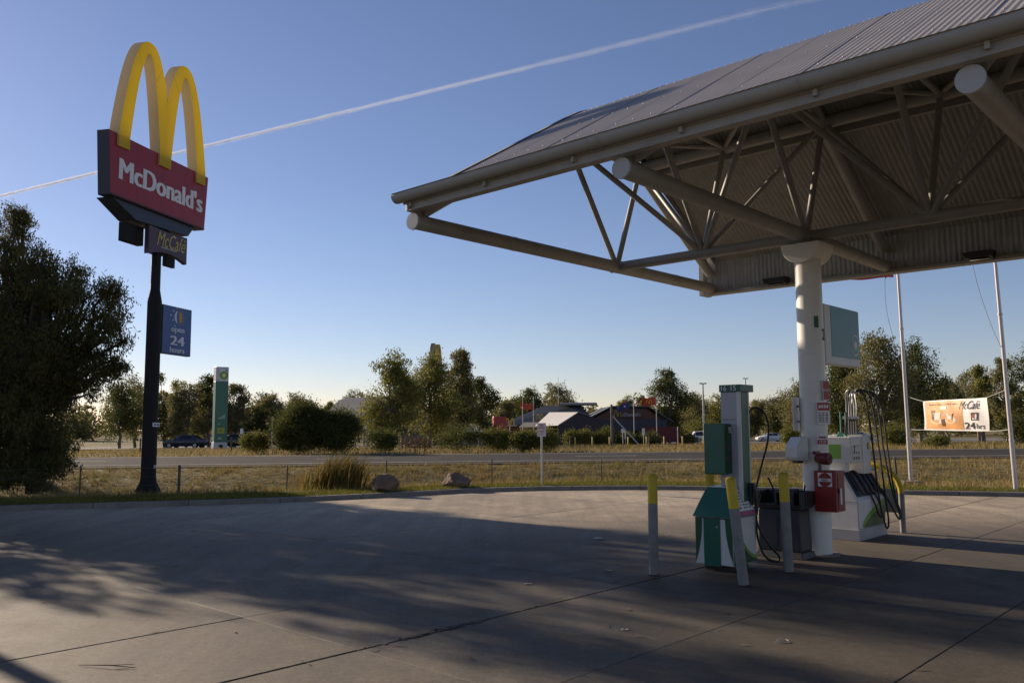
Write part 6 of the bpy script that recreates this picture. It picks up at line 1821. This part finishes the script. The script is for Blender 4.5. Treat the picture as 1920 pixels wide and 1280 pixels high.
def car(kind, colr, x, y, rz, label, ute=False):
    z0 = ground_z(x, y) + 0.06
    c = root('parked_car', label, 'car', (x, y, z0), rz, 'cars parked across the road')
    pm = paint('%d_%d_%d' % tuple(int(v * 100) for v in colr), colr)
    st = CARS[kind]
    def ring(s):
        X, zs, zh, zr, wh, wr = s
        half = [(0, zs), (wh * 0.86, zs), (wh * 0.98, zs + 0.14), (wh, (zs + zh) / 2 + 0.1), (wh * 0.97, zh), (wr, zr - 0.03), (wr * 0.86, zr), (0, zr + 0.015)]
        return [(X, -a, b) for a, b in half[::-1]] + [(X, a, b) for a, b in half[1:]]
    fine = []
    for a, b2 in zip(st, st[1:]):
        for t in (0, 0.5):
            fine.append(tuple(a[k] + (b2[k] - a[k]) * t for k in range(6)))
    fine.append(st[-1])
    rows = [ring(s) for s in fine]
    m = MB(); m.grid(rows); m.poly(rows[0]); m.poly(rows[-1]); m.build('body', pm, c, smooth=True)
    # glass: side panes and screens, just proud of the cabin
    cab = [s for s in st if s[3] - s[2] > 0.2]
    i0, i1 = st.index(cab[0]), st.index(cab[-1])
    def side(s, t, sg):
        X, zs, zh, zr, wh, wr = s
        zz = zh + 0.03 + (zr - 0.08 - zh) * t; ww = wh * 0.97 + (wr - wh * 0.97) * ((zz - zh) / max(0.05, zr - 0.03 - zh))
        return (X, sg * (ww + 0.012), zz)
    for sg in (-1, 1):
        seq = st[i0:i1 + 1]
        for k in range(len(seq) - 1):
            a, b2 = seq[k], seq[k + 1]
            a_ = tuple(a[q] + (b2[q] - a[q]) * 0.06 for q in range(6)); b_ = tuple(a[q] + (b2[q] - a[q]) * 0.94 for q in range(6))
            m = MB(); m.quad(side(a_, 0, sg), side(b_, 0, sg), side(b_, 1, sg), side(a_, 1, sg)); m.build('side_window', dark_glass, c, recalc=False)
    def screen(a, b2, nm):
        m = MB(); pa = lambda s, f: (s[0], 0, 0)
        lo, hi = (a, b2)
        def p(t, sg):
            s = tuple(lo[q] + (hi[q] - lo[q]) * t for q in range(6))
            return (s[0], sg * s[5] * 0.88, s[3] + 0.014)
        m.quad(p(0.1, -1), p(0.1, 1), p(0.92, 1), p(0.92, -1)); m.build(nm, dark_glass, c, recalc=False)
    screen(st[i1 + 1], st[i1], 'windscreen'); screen(st[i0 - 1], st[i0], 'rear_window')
    L0, L1 = st[0][0], st[-1][0]
    for X in (L0 * 0.62, L1 * 0.62):
        for sg in (-1, 1):
            w_ = MB(); w_.tube([(X, sg * 0.66, 0.31), (X, sg * 0.89, 0.31)], 0.31, 18); wh = w_.build('wheel', tyre, c, smooth=True)
            w_ = MB(); w_.tube([(X, sg * 0.88, 0.31), (X, sg * 0.905, 0.31)], 0.19, 14); w_.build('rim', rim, wh)
    for sg in (-1, 1):
        m = MB(); m.box(L1 - 0.16, L1 - 0.01, sg * 0.5 - 0.13, sg * 0.5 + 0.13, 0.58, 0.70); m.build('headlight', white_print, c, bevel=0.02)
        m = MB(); m.box(L0 + 0.01, L0 + 0.12, sg * 0.56 - 0.12, sg * 0.56 + 0.12, 0.68, 0.84); m.build('tail_light', red_paint, c, bevel=0.02)
        m = MB(); m.box(0.75, 0.87, sg * 0.9 - 0.06, sg * 0.9 + 0.09 * sg + 0.06, 0.98, 1.08); m.build('mirror', pm, c, bevel=0.02)
    return c
car('sedan', (0.03, 0.035, 0.05), -35.0, 92, R(175), 'dark blue sedan parked left of the green pylon')
car('sedan', (0.02, 0.02, 0.025), -28.6, 88, R(200), 'black car parked right beside the foot of the green pylon')
car('wagon', (0.25, 0.02, 0.02), -30.8, 99, R(185), 'red wagon behind the foot of the green pylon')
car('hatch', (0.4, 0.05, 0.05), -28.6, 101, R(190), 'red and white car parked beside the red wagon')
car('sedan', (0.34, 0.37, 0.42), 23.2, 128, R(178), 'silver sedan parked right of the restaurant')
car('wagon', (0.7, 0.7, 0.68), 31.2, 138, R(0), 'white wagon parked beside the twin head lamp post')
car('sedan', (0.72, 0.71, 0.68), 42.0, 140, R(182), 'long white car parked behind the dispenser hose')
car('hatch', (0.55, 0.6, 0.48), 47.2, 146, R(0), 'pale green hatchback just left of the white column')
car('hatch', (0.7, 0.7, 0.68), 58.0, 150, R(10), 'white hatchback, left of two glimpsed through the petrol dispenser bracket')
car('sedan', (0.74, 0.74, 0.72), 61.5, 152, R(0), 'white sedan glimpsed right of the hose mast base')
car('wagon', (0.74, 0.74, 0.74), 66.0, 148, R(160), 'white wagon between the hanging hoses and the grey bush')

# --- small upright things before the restaurant
yb = root('yellow_bollard', 'slim yellow bollard in the row along the far car park edge', 'bollard', (6.7, 92, ground_z(6.7, 92)), group='yellow bollards before the restaurant')
m = MB(); m.lathe([(0.07, -0.1), (0.07, 0.86), (0.05, 0.9), (0.0, 0.91)], n=12); m.build('post', mat('far_yellow', (0.62, 0.42, 0.05), 0.5, var=0.1), yb, smooth=True)
m = MB(); m.lathe([(0.074, 0.74), (0.074, 0.80)], n=12); m.build('reflector_band', white_print, yb)
NTH = ['second', 'third', 'fourth', 'fifth', 'sixth', 'seventh', 'eighth']
yb['label'] = 'slim yellow bollard, first from the left in the row before the restaurant'
for k, x in enumerate((8.55, 10.4, 12.4, 14.4, 16.3, 18.3, 20.6)):
    o = copy_tree(yb); o['label'] = 'slim yellow bollard, %s from the left in the row before the restaurant' % NTH[k]; o.location = (x, 92 + 0.1 * k, ground_z(x, 92))

def far_pole(nm, label, cat, x, y, h, r, m_, grp=None):
    p = root(nm, label, cat, (x, y, ground_z(x, y)), group=grp)
    m = MB(); m.lathe([(r, -0.1), (r * 0.8, h)], n=10); m.build('pole', m_, p, smooth=True)
    return p
alu = mat('far_alu', (0.5, 0.49, 0.47), 0.4, metal=0.2)
orange_red = mat('flag_orange_red', (0.55, 0.075, 0.03), 0.7, var=0.12)
def cloth(x0, z0, w, h, seed, droop=0.15, sgn=-1):
    rng = random.Random(seed); ph = rng.uniform(0, 6)
    rows = []
    for i in range(15):
        q = i / 14
        rows.append([(x0 + sgn * w * q, 0.25 * w * math.sin(q * 6 + ph + j * 0.4) * q, z0 + h * j / 6 - droop * w * q * q + 0.05 * math.sin(q * 8 + j)) for j in range(7)])
    m = MB(); m.grid(rows); return m
p = far_pole('far_flagpole', 'white flagpole left of the restaurant awning, first of two', 'flagpole', 1.26, 105, 5.9, 0.06, alu, 'flagpoles before the restaurant')
p = far_pole('far_flagpole', 'white flagpole with a limp red flag left of the restaurant awning', 'flagpole', 2.6, 105, 5.9, 0.06, alu, 'flagpoles before the restaurant')
o = cloth(2.55, 3.4, 1.6, 0.7, 3, -0.15).build('far_flag', orange_red, recalc=False, smooth=True); o.location = (0, 105, 0.3); tag(o, 'folded red flag flying left of the restaurant awning', 'flag')
p = far_pole('far_flagpole', 'white flagpole in front of the restaurant gable', 'flagpole', 14.75, 104, 6.0, 0.06, alu, 'flagpoles before the restaurant')
o = cloth(14.2, 3.75, 1.5, 0.8, 5, 0.45).build('far_flag', mat('flag_blue', (0.04, 0.06, 0.2), 0.7, var=0.1), recalc=False, smooth=True); o.location = (0, 104, 0.05); tag(o, 'dark blue flag with red corner drooping over the gable roof', 'flag')
m = MB(); m.grid([[(13.9 - 0.6 * q / 4, -0.03 - 0.02 * q, 4.45 - 0.02 * q), (13.9 - 0.6 * q / 4, -0.03 - 0.02 * q, 4.62 - 0.03 * q)] for q in range(5)]); m.build('red_corner', orange_red, o, recalc=False)
m = MB(); m.prism([(13.6 + 0.1 * math.cos(q * 1.05), -0.35, 4.0 + 0.12 * math.sin(q * 1.05)) for q in range(6)], (0, 0.02, 0)); m.build('white_star', white_print, o)
p = far_pole('far_flagpole', 'white flagpole carrying the bright red flag beside the tall dark gum', 'flagpole', 17.5, 104, 5.7, 0.06, alu, 'flagpoles before the restaurant')
o = cloth(17.45, 4.05, 1.75, 0.95, 9, 0.02).build('far_flag', orange_red, recalc=False, smooth=True); o.location = (0, 104, 0.1); tag(o, 'bright red flag with yellow arches beside the tall dark gum', 'flag')
gy = mat('flag_gold', (0.7, 0.4, 0.03), 0.6)
for sgn in (-1, 1):
    po, pi = [], []
    for tt in np.linspace(-1, 1, 11):
        a = abs(tt); X = 16.55 + sgn * 0.2 + tt * 0.2; Xi = 16.55 + sgn * 0.2 + tt * 0.12
        po.append((X, -0.42, 4.25 + 0.55 * (1 - a ** 2.4))); pi.append((Xi, -0.42, 4.25 + 0.46 * (1 - a ** 2.4)))
    m = MB(); m.prism(po + pi[::-1], (0, 0.02, 0)); m.build('arch_print', gy, o)
t = root('braced_pole', 'weathered timber pole with a diagonal stay before the restaurant', 'pole', (11.0, 95, ground_z(11, 95)))
m = MB(); m.lathe([(0.14, -0.1), (0.12, 4.5)], n=10); m.build('pole', mat('grey_timber', (0.17, 0.15, 0.13), 0.9, var=0.2), t, smooth=True)
m = MB(); m.tube([(0.1, 0, 3.2), (3.1, 0.1, -0.1)], 0.075, 8); m.build('stay', alu, t, smooth=True)
def post_sign(x, y, h, w, hh, label):
    s = root('small_sign', label, 'sign', (x, y, ground_z(x, y)), group='small signs before the restaurant')
    m = MB(); m.tube([(0, 0, -0.1), (0, 0, h)], 0.04, 8); m.build('post', alu, s)
    m = MB(); m.box(-w / 2, w / 2, -0.07, -0.04, h - hh, h + 0.05); m.build('plate', white_print, s)
post_sign(11.95, 93, 1.7, 0.3, 0.36, 'small sign just right of the braced pole')
post_sign(12.6, 96, 1.6, 0.14, 0.9, 'narrow sign between the stay and the braced pole')
post_sign(14.2, 93, 1.75, 0.3, 0.65, 'small white sign at the foot of the diagonal stay')
post_sign(17.9, 93, 1.9, 0.08, 0.3, 'thin post in front of the silver sedan')
rs_ = root('upright_red_sign', 'red upright box sign left of the restaurant', 'sign', (-1.5, 98, ground_z(-1.5, 98)), R(20))
m = MB(); m.box(-0.75, 0.75, -0.3, 0.3, 1.2, 3.35); m.build('box', mat('box_red', (0.36, 0.035, 0.025), 0.45, var=0.06), rs_, bevel=0.03)
m = MB(); m.box(-0.4, 0.4, -0.2, 0.2, -0.1, 1.2); m.build('stand', dark_pole, rs_)
m = MB(); m.box(-1.6, -0.76, -0.2, 0.2, 1.2, 1.45); m.build('side_shelf', white_paint, rs_)
ss = root('small_arch_sign', 'little yellow arches sign on a pole beside the red box sign', 'sign', (-0.3, 100, ground_z(-0.3, 100)))
m = MB(); m.tube([(0, 0, -0.1), (0, 0, 2.6)], 0.05, 8); m.build('pole', galv, ss)
for sgn in (-1, 1):
    po, pi = [], []
    for tt in np.linspace(-1, 1, 11):
        a = abs(tt); po.append((sgn * 0.3 + tt * 0.3, 0, 2.4 + 0.85 * (1 - a ** 2.4))); pi.append((sgn * 0.3 + tt * 0.16, 0, 2.4 + 0.68 * (1 - a ** 2.4)))
    m = MB(); m.prism(po + pi[::-1], (0, -0.15, 0)); m.build('arch', mat('arch_gold_bright', (0.75, 0.5, 0.02), 0.4), ss)
m = MB(); m.box(-0.85, 0.85, -0.08, 0.02, 2.28, 2.4); m.build('cross_bar', galv, ss)

def lamp(x, y, h, label):
    l = root('lamp_post', label, 'lamp post', (x, y, ground_z(x, y)), group='twin head lamp posts')
    m = MB(); m.lathe([(0.16, -0.1), (0.10, h)], n=10); m.build('post', alu, l, smooth=True)
    for s in (-1, 1):
        m = MB(); m.box(s * 0.1, s * 0.5, -0.15, 0.15, h - 0.12, h + 0.05); m.build('lamp_head', pump_grey, l, bevel=0.02)
lamp(26.8, 120, 8.4, 'twin head lamp post right of the tall dark gum')
lamp(41.0, 150, 11.0, 'distant twin head lamp post seen above the tall green dispenser post')
lp = far_pole('slim_post', 'slim grey post left of the large round bushes', 'post', -22.4, 80, 3.0, 0.06, alu)
sp = root('far_parking_sign', 'small white sign between the pylon and the olive bush', 'sign', (-26.5, 84, ground_z(-26.5, 84)))
m = MB(); m.tube([(0, 0, -0.1), (0, 0, 1.7)], 0.04, 8); m.build('post', alu, sp)
m = MB(); m.box(-0.15, 0.15, -0.06, -0.03, 1.4, 1.95); m.build('plate', white_print, sp)

# ================================================================== contrail high in the sky
def contrail():
    H = 2600.0
    a = Vector((-2.75, 3.91, 1)) * H; b = Vector((0.95, 1.78, 1)) * H
    d = (b - a).normalized(); n = Vector((-d.y, d.x, 0)); u = Vector((0, 0, 1))
    c = root('contrail', 'thin white aircraft trail slanting across the blue sky', 'contrail', a)
    rng = random.Random(2)
    def ice(den):
        M = bpy.data.materials.new('ice_cloud'); M.use_nodes = True
        N_, L = M.node_tree.nodes, M.node_tree.links
        N_.remove(N_['Principled BSDF'])
        v = N_.new('ShaderNodeVolumePrincipled')
        v.inputs['Color'].default_value = (1, 1, 1, 1); v.inputs['Density'].default_value = den; v.inputs['Anisotropy'].default_value = 0.2
        L.new(v.outputs[0], N_['Material Output'].inputs['Volume'])
        return M
    # strands: start, end along the trail, radius at both ends, sideways offset, density
    S = [(0.0, 0.62, 15, 9, 0, 0.022), (0.0, 0.76, 26, 14, 0, 0.006), (0.08, 0.92, 24, 20, 2, 0.0026), (0.3, 0.80, 10, 7, -11, 0.005), (0.3, 0.78, 10, 8, 12, 0.005), (0.35, 1.0, 28, 30, 0, 0.0009), (0.66, 0.97, 8, 13, 8, 0.002)]
    for t0, t1, r0, r1, off, den in S:
        m = MB(); rows = []; N, K = 240, 10
        ph = [rng.uniform(0, 6) for _ in range(4)]
        w = 0.0
        for i in range(N + 1):
            q = i / N; t = t0 + (t1 - t0) * q
            r = (r0 + (r1 - r0) * q) * min(1, (1.003 - q) * 14) ** 0.5 * min(1, q * 30 + 0.05) ** 0.5
            w = 0.75 * w + 0.25 * rng.gauss(0, 1)
            r *= 1 + 0.10 * math.sin(i * 0.9 + ph[0]) + 0.22 * w
            ctr = d * ((b - a).length * t) + n * (off * min(1, (t - t0) * 4) + 0.12 * r * math.sin(i * 0.37 + ph[1]) + w * r * 0.3)
            rows.append([ctr + n * (r * math.cos(2 * math.pi * k / K)) + u * (0.8 * r * math.sin(2 * math.pi * k / K)) for k in range(K)])
        i0 = len(m.v)
        for r_ in rows: m.v += [tuple(p) for p in r_]
        for i in range(N):
            for k in range(K):
                m.f.append((i * K + k, i * K + (k + 1) % K, (i + 1) * K + (k + 1) % K, (i + 1) * K + k))
        m.f.append(tuple(range(K - 1, -1, -1))); m.f.append(tuple(N * K + k for k in range(K)))
        m.build('ice_strand', ice(den), c)
contrail()
